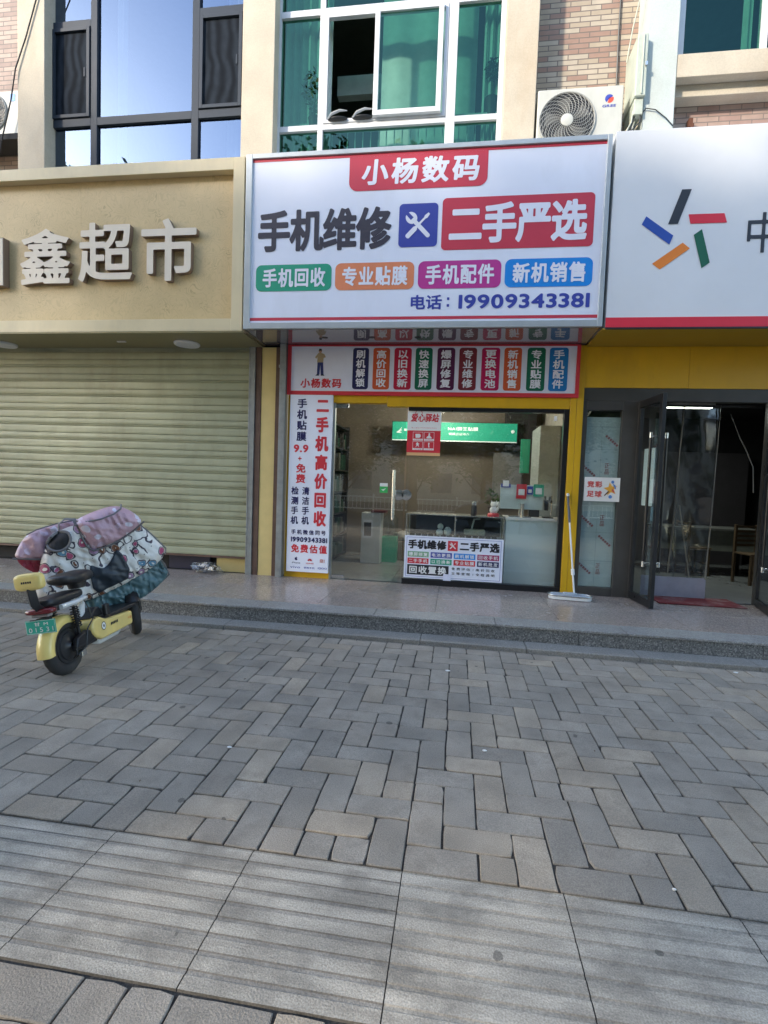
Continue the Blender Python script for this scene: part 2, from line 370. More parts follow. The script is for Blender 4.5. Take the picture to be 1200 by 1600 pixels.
_cc = _t.nodes.new('ShaderNodeTexCoord'); _t.links.new(_cc.outputs['Object'], _w.inputs['Vector']); _m = nd(_t, 'ShaderNodeMapRange'); _m.inputs['To Min'].default_value = .7; _m.inputs['To Max'].default_value = 1.7
_t.links.new(_w.outputs['Fac'], _m.inputs['Value']); _v = nd(_t, 'ShaderNodeVectorMath', operation='SCALE'); _b = _t.nodes['Principled BSDF']; _t.links.new(_b.inputs['Base Color'].links[0].from_socket, _v.inputs[0]); _t.links.new(_m.outputs[0], _v.inputs['Scale']); _t.links.new(_v.outputs[0], _b.inputs['Base Color'])
M['curtain'] = mat('curtain', (.62, .66, .62), rough=.9, amt=.1)
M['ochre'] = mat('golden_panel', (.62, .475, .25), rough=.32, nscale=2.2, amt=.07, spec=.5, stain=(.45, .36, .2), stainamt=.25, stainscale=3)
M['ochre_frame'] = mat('cream_gold_aluminium', (.68, .575, .36), rough=.36, nscale=2, amt=.05, stain=(.42, .36, .24), stainamt=.3, stainscale=3)
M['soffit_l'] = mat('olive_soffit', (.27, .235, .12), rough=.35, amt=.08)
M['yellow'] = mat('yellow_aluminium', (.66, .38, .012), rough=.38, nscale=1.5, amt=.07, stain=(.36, .22, .03), stainamt=.35, stainscale=2.4, bump=.03, bscale=3)
M['yellow_pale'] = mat('pale_yellow_panel', (.66, .52, .22), rough=.45, amt=.06)
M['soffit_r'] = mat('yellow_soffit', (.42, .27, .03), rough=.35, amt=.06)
M['signwhite'] = mat('sign_film', (.80, .83, .93), rough=.38, nscale=1.1, amt=.025, bump=.04, bscale=1.6, stain=(.55, .55, .55), stainamt=.22, stainscale=1.6)
M['signframe'] = mat('silver_aluminium', (.52, .55, .55), rough=.35, metal=.35, amt=.06)
M['silver'] = mat('galvanised_steel', (.34, .36, .36), rough=.42, metal=.6, amt=.14, nscale=12, stain=(.2, .17, .13), stainamt=.4, stainscale=4)
M['steel'] = mat('brushed_steel', (.62, .62, .60), rough=.25, metal=.9, amt=.05)
M['rust'] = mat('brown_channel', (.11, .062, .045), rough=.6, amt=.25)
M['bronze'] = mat('dark_bronze_aluminium', (.058, .055, .050), rough=.38, amt=.12, spec=.5)
M['black'] = mat('black_plastic', (.018, .018, .020), rough=.42, amt=.15)
M['blackmetal'] = mat('black_aluminium', (.014, .014, .015), rough=.3, amt=.15)
M['rubber'] = mat('tyre_rubber', (.028, .027, .027), rough=.8, amt=.25, stain=(.1, .09, .08), stainamt=.4, stainscale=8)
M['white'] = mat('white_plastic', (.78, .78, .77), rough=.35, amt=.04)
M['offwhite'] = mat('ac_casing', (.54, .54, .48), rough=.45, amt=.05, stain=(.4, .37, .3), stainamt=.3, stainscale=3)
M['glossceil'] = mat('glossy_ceiling_panel', (.20, .19, .20), rough=.06, metal=.0, amt=.04, spec=1.0, coat=1)
def flatc(name, c, rough=.45, emit=0, amt=.03):
    return mat(name, c, rough=rough, amt=amt, emit=c if emit else None, es=emit)
for k, c in dict(red=(.62, .035, .05), redsign=(.58, .045, .075), ink=(.045, .04, .055), blue=(.045, .065, .36), green=(.02, .34, .20), orange=(.78, .25, .11), magenta=(.52, .04, .28), azure=(.01, .25, .72),
                 navy=(.02, .02, .10), pillorange=(.62, .10, .03), pillred=(.52, .01, .05), pillgreen=(.005, .13, .07), pillplum=(.09, .008, .06), pillbrown=(.20, .02, .035), pillpink=(.50, .005, .09), pillblue=(.01, .18, .50),
                 logored=(.72, .03, .055), logoblue=(.025, .08, .38), loggreen=(.01, .12, .065), logorange=(.85, .24, .03), logoblack=(.03, .035, .045), lilac=(.74, .75, .88), letterwhite=(.82, .82, .90), black2=(.02, .02, .025), paper=(.80, .80, .78), skin=(.5, .3, .2), jeans=(.03, .04, .16)).items():
    M[k] = flatc('ink_' + k, c)

# ------------------------------------------------------------------ the setting: road, pavement, platform
rnd = random.Random(7)
g = MB().add([(-300, -300, -.16), (300, -300, -.16), (300, 300, -.16), (-300, 300, -.16)], [(0, 1, 2, 3)])
tag(g.build('road', M['asphalt']), kind='structure')
g = MB().box(-45, 45, -3.5, 4.78, -.3, -.009)
tag(g.build('pavement_bed', M['sand']), kind='structure')
kb = MB()
for i in range(60): kb.box(-30 + i, -29.006 + i, -3.66, -3.505, -.3, .002)
tag(kb.build('road_kerb', M['kerb'], bev=.012), kind='structure')

U = .148; X0P = -.146; YS1 = 1.912; YS0 = 1.325
cols = []
pv = MB()
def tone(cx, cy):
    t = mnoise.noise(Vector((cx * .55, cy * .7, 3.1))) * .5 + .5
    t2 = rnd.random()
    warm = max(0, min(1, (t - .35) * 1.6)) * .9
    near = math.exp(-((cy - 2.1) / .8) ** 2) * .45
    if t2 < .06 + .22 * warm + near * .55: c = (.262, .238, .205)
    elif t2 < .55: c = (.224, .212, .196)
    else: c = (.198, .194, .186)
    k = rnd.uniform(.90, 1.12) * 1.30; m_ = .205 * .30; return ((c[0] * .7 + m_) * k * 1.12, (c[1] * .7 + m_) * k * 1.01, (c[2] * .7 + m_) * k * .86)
def paver(x0, x1, y0, y1, ylo, yhi):
    y0 = max(y0, ylo); y1 = min(y1, yhi)
    if y1 - y0 < .012: return
    gp = .0066; b = .003
    j = lambda a=.0018: rnd.uniform(-a, a)
    X0, X1, Y0_, Y1_ = x0 + gp / 2 + j(), x1 - gp / 2 + j(), y0 + gp / 2 + j(), y1 - gp / 2 + j()
    z = rnd.uniform(-.0025, .0015); tx, ty = rnd.uniform(-.007, .007), rnd.uniform(-.007, .007)
    zz = lambda x, y: z + (x - (X0 + X1) / 2) * tx + (y - (Y0_ + Y1_) / 2) * ty
    if rnd.random() < .05 and max(X1 - X0, Y1_ - Y0_) > .25:
        # broken across
        if X1 - X0 > .25:
            m_ = (X0 + X1) / 2 + j(.02); paver(x0, m_, y0, y1, ylo, yhi); paver(m_, x1, y0, y1, ylo, yhi); return
        m_ = (Y0_ + Y1_) / 2 + j(.02); paver(x0, x1, y0, m_, ylo, yhi); paver(x0, x1, m_, y1, ylo, yhi); return
    out = [(X0, Y0_), (X1, Y0_), (X1, Y1_), (X0, Y1_)]
    # worn, slightly wandering edges
    ring = []
    for k in range(4):
        p, q = out[k], out[(k + 1) % 4]; n = 5 if math.dist(p, q) > .2 else 3
        for s in range(n):
            f = s / n; jj = .0016
            if s == 0: dx = (X0 + X1) / 2 - p[0]; dy = (Y0_ + Y1_) / 2 - p[1]; l = math.hypot(dx, dy); c = rnd.uniform(.0005, .004 if rnd.random() < .88 else .014); ring.append((p[0] + dx / l * c, p[1] + dy / l * c))
            else: ring.append((p[0] + (q[0] - p[0]) * f + rnd.uniform(-jj, jj), p[1] + (q[1] - p[1]) * f + rnd.uniform(-jj, jj)))
    cxm, cym = (X0 + X1) / 2, (Y0_ + Y1_) / 2; n = len(ring)
    top = [(x + math.copysign(min(b, abs(cxm - x)), cxm - x), y + math.copysign(min(b, abs(cym - y)), cym - y)) for x, y in ring]
    vs = [(x, y, -.012) for x, y in ring] + [(x, y, zz(x, y) - .004) for x, y in ring] + [(x, y, zz(x, y)) for x, y in top]
    fs = [(i, (i + 1) % n, n + (i + 1) % n, n + i) for i in range(n)] + [(n + i, n + (i + 1) % n, 2 * n + (i + 1) % n, 2 * n + i) for i in range(n)] + [tuple(range(2 * n, 3 * n))]
    pv.add(vs, fs); c = tone(cxm, cym); cols.extend([c] * len(fs))
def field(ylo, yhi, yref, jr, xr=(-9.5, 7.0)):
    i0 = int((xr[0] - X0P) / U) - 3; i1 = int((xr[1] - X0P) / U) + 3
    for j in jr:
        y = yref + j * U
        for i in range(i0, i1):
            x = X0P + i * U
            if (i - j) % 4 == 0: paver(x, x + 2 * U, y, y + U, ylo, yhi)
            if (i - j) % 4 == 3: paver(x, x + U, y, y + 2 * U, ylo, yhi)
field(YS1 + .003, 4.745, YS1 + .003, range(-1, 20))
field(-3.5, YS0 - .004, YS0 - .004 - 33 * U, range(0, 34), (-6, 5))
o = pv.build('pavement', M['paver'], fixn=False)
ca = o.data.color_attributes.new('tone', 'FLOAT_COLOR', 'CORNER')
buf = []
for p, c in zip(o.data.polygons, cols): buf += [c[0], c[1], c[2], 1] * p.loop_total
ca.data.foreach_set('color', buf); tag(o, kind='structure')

# grooved granite guide strip
st = MB(); cols = []
prof = [(YS0, -.02), (YS0, .0)]
nr = 9; pitch = (YS1 - YS0) / nr
def prof_of(seed):
    P = [(YS0 + .003, -.012), (YS0 + .004, 0)]
    kinds = [2]
    for k in range(nr):
        y = YS0 + .003 + k * pitch
        P += [(y + pitch * .70, 0.0), (y + pitch * .73, -.0035), (y + pitch * .95, -.0035)]; kinds += [0, 1, 2]
        if k < nr - 1: P.append((y + pitch, 0)); kinds.append(1)
    P += [(YS1 - .004, 0), (YS1 - .003, -.012)]; kinds += [0, 1]
    return P, kinds
for i in range(-16, 12):
    xa = X0P + i * .604 + .002; xb = xa + .600
    P, kinds = prof_of(i); t0 = rnd.uniform(.9, 1.08)
    if i in (-1,): t0 = 1.03
    for q in range(len(P) - 1):
        # broken in pieces along x so that the tone can wander
        npc = 1
        a, b = P[q], P[q + 1]
        st.add([(xa, a[0], a[1]), (xb, a[0], a[1]), (xb, b[0], b[1]), (xa, b[0], b[1])], [(0, 1, 2, 3)])
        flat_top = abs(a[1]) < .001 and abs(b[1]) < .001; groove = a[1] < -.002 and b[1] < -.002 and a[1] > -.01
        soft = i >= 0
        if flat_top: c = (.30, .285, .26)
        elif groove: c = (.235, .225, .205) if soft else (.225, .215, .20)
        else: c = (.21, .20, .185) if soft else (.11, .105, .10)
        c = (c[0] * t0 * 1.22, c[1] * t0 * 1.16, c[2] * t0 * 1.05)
        cols.append(c)
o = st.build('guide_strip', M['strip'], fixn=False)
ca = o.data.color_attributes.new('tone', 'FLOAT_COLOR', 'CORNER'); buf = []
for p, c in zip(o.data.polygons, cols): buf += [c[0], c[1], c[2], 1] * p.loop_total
ca.data.foreach_set('color', buf); tag(o, kind='structure')

# low kerb step and granite platform
ks = MB(); x = -14.0; r2 = random.Random(3)
while x < 9:
    w = .98; ks.box(x, x + w - .005, 4.757 + r2.uniform(-.004, .004), 4.985, -.05, .037); x += w
tag(ks.build('kerb_step', M['kerb'], bev=.006), kind='structure')
PZ = .186
pb = MB().box(-14, 9, 5.0, 12, -.1, PZ - .012)
tag(pb.build('platform_base', M['sand']), kind='structure')
pl_ = MB(); x = -13.92
while x < 9:
    for (ya, yb) in ((5.262, 5.98), (5.983, 6.697)): pl_.box(x, x + 1.247, ya, yb, PZ - .02, PZ)
    x += 1.25
tag(pl_.build('platform_floor', M['plat'], bev=.0015), kind='structure')
ns = MB(); x = -13.97
while x < 9:
    ns.box(x, x + 1.196, 4.972, 5.259, PZ - .022, PZ + .0005); x += 1.2
tag(ns.build('platform_nosing', M['nose'], bev=.004), kind='structure')
rs = MB(); x = -13.2
while x < 9:
    rs.box(x, x + 1.595, 4.983, 5.0, .034, PZ - .0235); x += 1.6
tag(rs.build('platform_riser', M['riser']), kind='structure')

# ------------------------------------------------------------------ the building
def tri_wave(s, x0, x1, y, z0, z1, parent, name, m, amp=.03, n=60, per=.13, seed=0):
    mb = MB(); vs = []; q = random.Random(seed)
    ph = q.random() * 6
    for k in range(n + 1):
        x = x0 + (x1 - x0) * k / n; yy = y + amp * math.sin(2 * PI * x / per + ph) + amp * .5 * math.sin(2 * PI * x / (per * 2.7))
        vs += [(x, yy, z0), (x, yy + amp * .3 * math.sin(x * 9), z1)]
    mb.add(vs, [(2 * k, 2 * k + 2, 2 * k + 3, 2 * k + 1) for k in range(n)])
    return mb.build(name, m, parent, smooth=True)
B = thing('apartment_building', 'brick tiled building above the shop signs, with cream render pilasters and framed windows', 'building', (0, 6.9, 5.3))
TOP = 13.5
def part(name, m, fn, **k):
    mb = MB(); fn(mb); return mb.build(name, m, B, **k)
w = part('brick_wall', M['brick_tan'], lambda b: b.box(.70, 1.95, 6.80, 7.0, 5.2, TOP)); tag(w, 'tan, cream and brown brick tiles beside the air conditioner')
w = part('brick_wall', M['brick_dull'], lambda b: b.box(-14, -6.10, 6.80, 7.0, 5.2, TOP)); tag(w, 'dull brown brick tiles at the left')
w = part('brick_wall', M['brick_pink'], lambda b: (b.box(2.22, 3.75, 6.74, 6.95, 5.2, 6.08), b.box(3.75, 9, 6.74, 6.95, 5.2, TOP), b.box(2.22, 3.75, 6.74, 6.95, 8.3, TOP))); tag(w, 'pink brick tiles below the right window')
# walls over and under the windows
for q_ in ((-5.73, -2.9, 6.62, 6.9, 5.2, 5.58), (-5.73, -2.9, 6.55, 6.9, 8.9, TOP), (-2.5, .34, 6.62, 6.9, 5.2, 5.62), (-2.5, .34, 6.55, 6.9, 8.6, TOP)): part('window_apron', M['render'], lambda b: b.box(*q_))
for (a, b_, m) in ((-6.13, -5.72, 'render'), (-2.93, -2.50, 'render'), (.345, .72, 'render'), (1.92, 2.26, 'render_white')):
    o = part('pilaster', M[m], lambda q: q.box(a, b_, 6.45, 6.86, 5.0, TOP), bev=.01)
    if m == 'render_white': tag(o, 'pale greenish white pilaster with a sunlit left side')
# rooms behind the windows
rm = MB()
for (a, b_) in ((-5.9, -2.95), (-2.6, .55), (2.0, 9)):
    rm.box(a, b_, 9.6, 9.7, 5.0, 9.2); rm.box(a - .1, a, 6.9, 9.7, 5.0, 9.2); rm.box(b_, b_ + .1, 6.9, 9.7, 5.0, 9.2); rm.box(a, b_, 6.9, 9.7, 8.75, 8.85); rm.box(a, b_, 6.9, 9.7, 5.2, 5.3)
rm.build('room_wall', M['room'], B)
# window 1: dark grey, reflecting the sky
WY = 6.60
wf = MB()
def vbar(mb, a, b, z0, z1, y0=WY, y1=WY + .09): mb.box(a, b, y0, y1, z0, z1)
for a, b_ in ((-5.83, -5.745), (-5.155, -5.06), (-3.69, -3.59), (-2.985, -2.92)): vbar(wf, a, b_, 5.5, 8.9)
for a, b_, zz in ((-5.745, -5.155, (6.225, 6.33)), (-5.06, -3.69, (6.225, 6.33)), (-3.59, -2.985, (6.225, 6.33)), (-5.745, -5.155, (7.52, 7.61)), (-3.59, -2.985, (7.52, 7.61)), (-5.745, -2.985, (8.82, 8.9)), (-5.745, -5.155, (5.5, 5.56)), (-5.06, -3.69, (5.5, 5.56)), (-3.59, -2.985, (5.5, 5.56))):
    wf.box(a, b_, WY + .001, WY + .09, zz[0], zz[1])
win1 = wf.build('window', M['dkframe'], B, bev=.004); tag(win1, 'dark grey framed window reflecting blue sky')
for a, b_, z0, z1 in ((-5.745, -5.155, 5.56, 6.225), (-5.06, -3.69, 5.56, 6.225), (-3.59, -2.985, 5.56, 6.225), (-5.06, -3.69, 6.33, 8.82), (-5.745, -5.155, 7.61, 8.82), (-3.59, -2.985, 7.61, 8.82)):
    MB().add([(a, WY + .04, z0), (b_, WY + .04, z0), (b_, WY + .04, z1), (a, WY + .04, z1)], [(0, 1, 2, 3)]).build('pane', M['glass_sky'], win1, fixn=False)
for a, b_ in ((-5.735, -5.165), (-3.58, -2.995)):
    sf = MB().frame(a, b_, 6.34, 7.51, .045, WY - .018, WY + .02); sf.box(b_ - .075, b_ - .055, WY - .03, WY - .018, 6.85, 6.97)
    s_ = sf.build('sash', M['dkframe'], win1, bev=.003)
    MB().add([(a + .045, WY + .012, 6.385), (b_ - .045, WY + .012, 6.385), (b_ - .045, WY + .012, 7.465), (a + .045, WY + .012, 7.465)], [(0, 1, 2, 3)]).build('insect_screen', M['screen'], win1, fixn=False)
tri_wave(0, -5.0, -4.86, 6.95, 5.56, 8.8, win1, 'curtain', M['curtain'], amp=.02, n=20, per=.07, seed=2)
tri_wave(0, -3.35, -3.12, 6.95, 5.56, 8.8, win1, 'curtain', M['curtain'], amp=.02, n=24, per=.07, seed=5)
# window 2: white frame, green glass, one sash slid open
wf = MB()
for a, b_ in ((-2.535, -2.475), (-1.965, -1.895), (-.34, -.225), (.285, .345)): vbar(wf, a, b_, 5.55, 8.6)
for (a, b_) in ((-2.475, -1.965), (-1.895, -.34), (-.225, .285)):
    for zz in ((5.98, 6.05), (7.38, 7.46), (5.55, 5.6), (8.52, 8.6)): wf.box(a, b_, WY + .001, WY + .09, *zz)
win2 = wf.build('window', M['whframe'], B, bev=.004); tag(win2, 'white framed window with green glass and an open middle sash')
for a, b_, z0, z1 in ((-2.475, -1.965, 6.05, 7.38), (-.225, .285, 6.05, 7.38), (-2.475, -1.965, 5.6, 5.98), (-1.895, -.34, 5.6, 5.98), (-.225, .285, 5.6, 5.98), (-2.475, -1.965, 7.46, 8.52), (-1.895, -.34, 7.46, 8.52), (-.225, .285, 7.46, 8.52)):
    MB().add([(a, WY + .04, z0), (b_, WY + .04, z0), (b_, WY + .04, z1), (a, WY + .04, z1)], [(0, 1, 2, 3)]).build('pane', M['glass_green'], win2, fixn=False)
sf = MB().frame(-1.892, -.343, 6.052, 7.378, .045, WY - .01, WY + .05).build('sash_track', M['whframe'], win2, bev=.003)
sf = MB().frame(-1.245, -.40, 6.075, 7.36, .062, WY - .065, WY - .015)
s_ = sf.build('sash', M['whframe'], win2, bev=.005); tag(s_, 'white sash slid half open')
MB().add([(-1.19, WY - .04, 6.13), (-.455, WY - .04, 6.13), (-.455, WY - .04, 7.305), (-1.19, WY - .04, 7.305)], [(0, 1, 2, 3)]).build('pane', M['glass_green'], win2, fixn=False)
tri_wave(0, -2.46, -1.85, 6.80, 5.6, 8.5, win2, 'curtain', M['curtain'], amp=.03, n=50, per=.11, seed=1)
tri_wave(0, -1.22, .02, 6.98, 5.6, 8.5, win2, 'curtain', M['curtain'], amp=.012, n=60, per=.4, seed=3)
tri_wave(0, .10, .30, 6.80, 5.6, 8.5, win2, 'curtain', M['curtain'], amp=.03, n=24, per=.08, seed=4)
rl = MB(); rl.box(-2.45, .28, 6.72, 6.74, 6.13, 6.15); rl.box(-2.45, .28, 6.72, 6.74, 5.68, 5.70)
for k in range(27): rl.box(-2.42 + k * .102, -2.408 + k * .102, 6.722, 6.738, 5.70, 6.13)
rl.build('inner_railing', M['whframe'], win2)
MB().box(-1.9, -1.2, 7.3, 7.42, 6.9, 7.16).build('curtain_rail_box', M['curtain'], win2)
# window 3, right
wf = MB(); 
for a, b_ in ((2.262, 2.37), (3.19, 3.255), (4.2, 4.3)): vbar(wf, a, b_, 6.47, 8.3)
for a, b_ in ((2.37, 3.19), (3.255, 4.2)): wf.box(a, b_, WY + .001, WY + .09, 6.47, 6.57); wf.box(a, b_, WY + .001, WY + .09, 8.2, 8.3)
win3 = wf.build('window', M['whframe'], B, bev=.004); tag(win3, 'white framed window with dark green glass at the right')
for a, b_ in ((2.37, 3.19), (3.255, 4.2)):
    MB().add([(a, WY + .04, 6.57), (b_, WY + .04, 6.57), (b_, WY + .04, 8.2), (a, WY + .04, 8.2)], [(0, 1, 2, 3)]).build('pane', M['glass_green'], win3, fixn=False)
tri_wave(0, 3.10, 3.2, 6.85, 6.5, 8.3, win3, 'curtain', M['curtain'], amp=.015, n=14, per=.08, seed=9)
part('window_sill', M['render'], lambda b: (b.box(2.262, 9, 6.46, 6.8, 6.215, 6.47), b.box(2.262, 9, 6.58, 6.8, 6.08, 6.213)), bev=.008)
# ground floor masonry hidden behind the signs
part('fascia_wall', M['roomdark'], lambda b: b.box(-14, 9, 6.78, 7.0, 3.33, 5.2))
part('roof', M['render'], lambda b: b.box(-14, 9, 6.3, 16, TOP, TOP + .3))
part('rear_wall', M['room'], lambda b: (b.box(-14, 9, 15.8, 16, 0, TOP), b.box(-14.2, -14, 6.8, 16, 0, TOP), b.box(9, 9.2, 6.8, 16, 0, TOP)))
part('floor_slab', M['roomdark'], lambda b: b.box(-13.9, 8.9, 6.95, 15.8, 3.4, 3.6))
o = part('air_conditioner_ledge', M['roomdark'], lambda b: b.box(-14, -6.135, 6.46, 6.8, 6.02, 6.095))
recenter(B, (0, 6.9, 3.3))
for c in B.children: pass

# ------------------------------------------------------------------ shopfront of the supermarket (closed shutter)
FY = 6.70
def floral(m):
    t = m.node_tree; b = t.nodes['Principled BSDF']; src = b.inputs['Base Color'].links[0].from_socket
    tc = t.nodes.new('ShaderNodeTexCoord'); n = nd(t, 'ShaderNodeTexNoise', Scale=5, Detail=3)
    t.links.new(tc.outputs['Object'], n.inputs['Vector'])
    ad = nd(t, 'ShaderNodeVectorMath', operation='MULTIPLY_ADD'); ad.inputs[1].default_value = (.16, .16, .16)
    t.links.new(n.outputs['Color'], ad.inputs[0]); t.links.new(tc.outputs['Object'], ad.inputs[2])
    nn = nd(t, 'ShaderNodeTexNoise', Scale=6.5, Detail=1.5, Distortion=.6); t.links.new(tc.outputs['Object'], nn.inputs['Vector'])
    sn = nd(t, 'ShaderNodeMath', operation='MULTIPLY'); sn.inputs[1].default_value = 75; t.links.new(nn.outputs['Fac'], sn.inputs[0]); s2_ = nd(t, 'ShaderNodeMath', operation='SINE'); t.links.new(sn.outputs[0], s2_.inputs[0])
    lt = nd(t, 'ShaderNodeMapRange'); lt.inputs['From Min'].default_value = .45; lt.inputs['From Max'].default_value = .95; lt.inputs['To Min'].default_value = 0; lt.inputs['To Max'].default_value = .40
    t.links.new(s2_.outputs[0], lt.inputs['Value'])
    v2 = nd(t, 'ShaderNodeTexVoronoi', Scale=3.1); t.links.new(ad.outputs[0], v2.inputs['Vector'])
    l2 = nd(t, 'ShaderNodeMapRange'); l2.inputs['From Min'].default_value = .20; l2.inputs['From Max'].default_value = .32; l2.inputs['To Min'].default_value = 1; l2.inputs['To Max'].default_value = .4
    t.links.new(v2.outputs['Distance'], l2.inputs['Value'])
    mu = nd(t, 'ShaderNodeMath', operation='MULTIPLY'); t.links.new(lt.outputs[0], mu.inputs[0]); t.links.new(l2.outputs[0], mu.inputs[1])
    mx = nd(t, 'ShaderNodeMix', data_type='RGBA'); t.links.new(mu.outputs[0], mx.inputs[0]); t.links.new(src, mx.inputs[6]); mx.inputs[7].default_value = (.22, .17, .08, 1)
    t.links.new(mx.outputs[2], b.inputs['Base Color'])
floral(M['ochre'])
M['letterface'] = flatc('letter_face', (.74, .655, .53), .35); M['letterside'] = flatc('letter_side', (.24, .16, .11), .4)
s1 = thing('supermarket_sign', 'long gold patterned fascia sign with raised pale characters above the closed shutter', 'shop sign', (-5, 6.3, 3.28))
SL, SR = -12.0, -2.655
mb = MB().frame(SL, SR, 3.28, 5.31, .14, 5.98, 6.10, wt=.14, wb=.145)
mb.box(SL, SR, 6.10, 6.76, 5.26, 5.312); mb.box(SR - .03, SR + .001, 6.10, 6.76, 3.3, 5.26)
mb.build('frame', M['ochre_frame'], s1, bev=.003)
mb = MB()
x = SR - .14
for wdt in (2.08, 1.22, 1.22, 1.22, 1.22, 1.22, 1.0): mb.box(x - wdt + .002, x, 6.085, 6.10, 3.425, 5.17); x -= wdt
mb.build('panel', M['ochre'], s1)
for ch, a, b_, c, d in (('鑫', -5.683, -4.976, 3.885, 4.58), ('超', -4.861, -4.121, 3.91, 4.632), ('市', -3.999, -3.272, 3.90, 4.648)):
    mb = MB(); text(mb, ch, a, b_, c, d, 6.012, 0, res=72, bold=.018, ext=.07)
    mb.build('character', [M['letterface'], M['letterside']], s1)
mb = MB().box(-6.6, -5.905, 5.995, 6.083, 3.87, 4.48, 1); mb.box(-6.6, -5.915, 5.99, 5.9948, 3.88, 4.47, 0)
mb.build('emblem_block', [M['letterface'], M['letterside']], s1, bev=.01)
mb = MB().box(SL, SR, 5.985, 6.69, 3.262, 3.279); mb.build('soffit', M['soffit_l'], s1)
recenter(s1, (-5, 6.3, 3.28))
for i, xx in enumerate((-3.62, -6.36)):
    o = MB().lathe([(.155, 0), (.165, .012), (.165, .028), (.16, .032)], 40, Matrix.Translation((xx, 6.45, 3.230))).build('ceiling_lamp', M['white'], smooth=True)
    tag(o, ('round white flush lamp under the right end of the gold sign', 'round white flush lamp cut by the left edge under the gold sign')[i], 'lamp', 'round lamps under the gold sign')
o = MB().box(-4.55, -4.43, 6.33, 6.36, 3.247, 3.2615).build('soffit_clip', M['white']); tag(o, 'small pale strip fixed to the soffit between the two round lamps', 'clip')

s1f = thing('shutter_shopfront', 'closed shopfront with an olive roller shutter between steel guide rails', 'shopfront', (-5, 6.75, PZ))
M['shutter'] = mat('olive_shutter_paint', (.35, .365, .245), rough=.45, nscale=3, amt=.08, bump=.10, bscale=12, stain=(.22, .21, .13), stainamt=.5, stainscale=2.8)
sh = MB(); z = .41; P = []
rr = random.Random(5)
while z < 3.27:
    P += [(6.722, z), (6.704, z + .006), (6.700, z + .03), (6.700, z + .078), (6.704, z + .098), (6.722, z + .104), (6.722, z + .110), (6.706, z + .113), (6.704, z + .126), (6.722, z + .129), (6.722, z + .133), (6.703, z + .137), (6.699, z + .165), (6.702, z + .205)]
    z += .2075
n = len(P); xs_ = [-12 + 9.17 * k / 90 for k in range(91)]
vs = []
for x in xs_:
    for y, z in P: vs.append((x, y + .006 * mnoise.noise(Vector((x * 1.3, z * 2.5, 0))) + .004 * mnoise.noise(Vector((x * 5, z * 9, 2))), z + .0035 * mnoise.noise(Vector((x * .8, z * .6, 4)))))
sh.add(vs, [(k * n + i, (k + 1) * n + i, (k + 1) * n + i + 1, k * n + i + 1) for k in range(90) for i in range(n - 1)])
cu = sh.build('roller_shutter', M['shutter'], s1f, fixn=False)
MB().box(-12, -2.835, 6.695, 6.73, .385, .412).build('bottom_bar', M['rust'], s1f)
mb = MB().box(-2.832, -2.745, 6.64, 6.76, PZ, 3.262); mb.box(-2.825, -2.815, 6.634, 6.64, PZ, 3.262)
for z in (.8, 1.6, 2.4, 2.95): mb.lathe([(.006, 0), (.006, .003)], 8, Matrix.Translation((-2.79, 6.64, z)) @ Matrix.Rotation(PI / 2, 4, 'X'))
mb.build('guide_rail', M['silver'], s1f, bev=.003)
MB().box(-2.742, -2.664, 6.655, 6.76, PZ, 3.262).build('side_channel', M['rust'], s1f, bev=.003)
MB().box(-2.66, -2.462, 6.665, 6.76, PZ, 3.262).build('cream_panel', M['yellow_pale'], s1f, bev=.002)
MB().box(-2.459, -2.394, 6.655, 6.76, PZ, 3.262).build('side_channel', M['rust'], s1f, bev=.003)
MB().box(-12, -4.05, 6.80, 6.84, PZ, .40).build('inner_plinth', M['roomdark'], s1f); MB().box(-4.04, -3.42, 6.79, 6.83, PZ, .40).build('navy_box_end', mat('navy_card', (.02, .02, .05)), s1f)
MB().box(-3.30, -2.835, 6.76, 6.82, PZ, .42).build('timber_kickboard', M['yellow_pale'], s1f)
MB().box(-12, -2.4, 6.84, 6.9, PZ, 3.3).build('rear_panel', M['roomdark'], s1f)
recenter(s1f, (-5, 6.75, PZ))
o = MB().box(-2.388, -2.305, 6.60, 6.70, PZ, 3.295)
o.box(-2.40, -2.30, 6.595, 6.602, 2.98, 3.02)
o = o.build('steel_post', M['silver'], bev=.004); tag(o, 'galvanised steel post between the cream panel and the tall vertical poster', 'post')

# ------------------------------------------------------------------ repair shop: signs
def wrench_driver(mb, cx, cz, s, y, mi):
    def rot(P, a): return [(cx + (x * math.cos(a) - z * math.sin(a)) * s, cz + (x * math.sin(a) + z * math.cos(a)) * s) for x, z in P]
    W_ = [(-.058, -.40), (-.03, -.44), (.03, -.44), (.058, -.40), (.058, .12)] + [(.15 * math.cos(a), .27 + .17 * math.sin(a)) for a in np.linspace(-.9, 1.25, 9)] + [(.05, .24), (-.05, .24)] + [(.15 * math.cos(a), .27 + .17 * math.sin(a)) for a in np.linspace(PI - 1.25, PI + .9, 9)] + [(-.058, .12)]
    mb.flat(rot(W_, math.radians(44)), y, mi)
    D = [(-.065, -.42), (-.03, -.45), (.03, -.45), (.065, -.42), (.065, -.12), (.03, -.06), (.028, .25), (.05, .30), (.03, .42), (-.03, .42), (-.05, .30), (-.028, .25), (-.03, -.06), (-.065, -.12)]
    mb.flat(rot(D, math.radians(-44)), y - .0012, mi)
Y0 = 5.99
s2 = thing('repair_shop_sign', 'large white lit-box sign with black and red characters for phone repair, in a silver frame', 'shop sign', (-.57, 6.3, 3.3))
MB().frame(-2.632, 1.492, 3.297, 5.325, .078, 5.965, 6.02, wt=.055, wb=.075, wr=.05).build('frame', M['signframe'], s2, bev=.006)
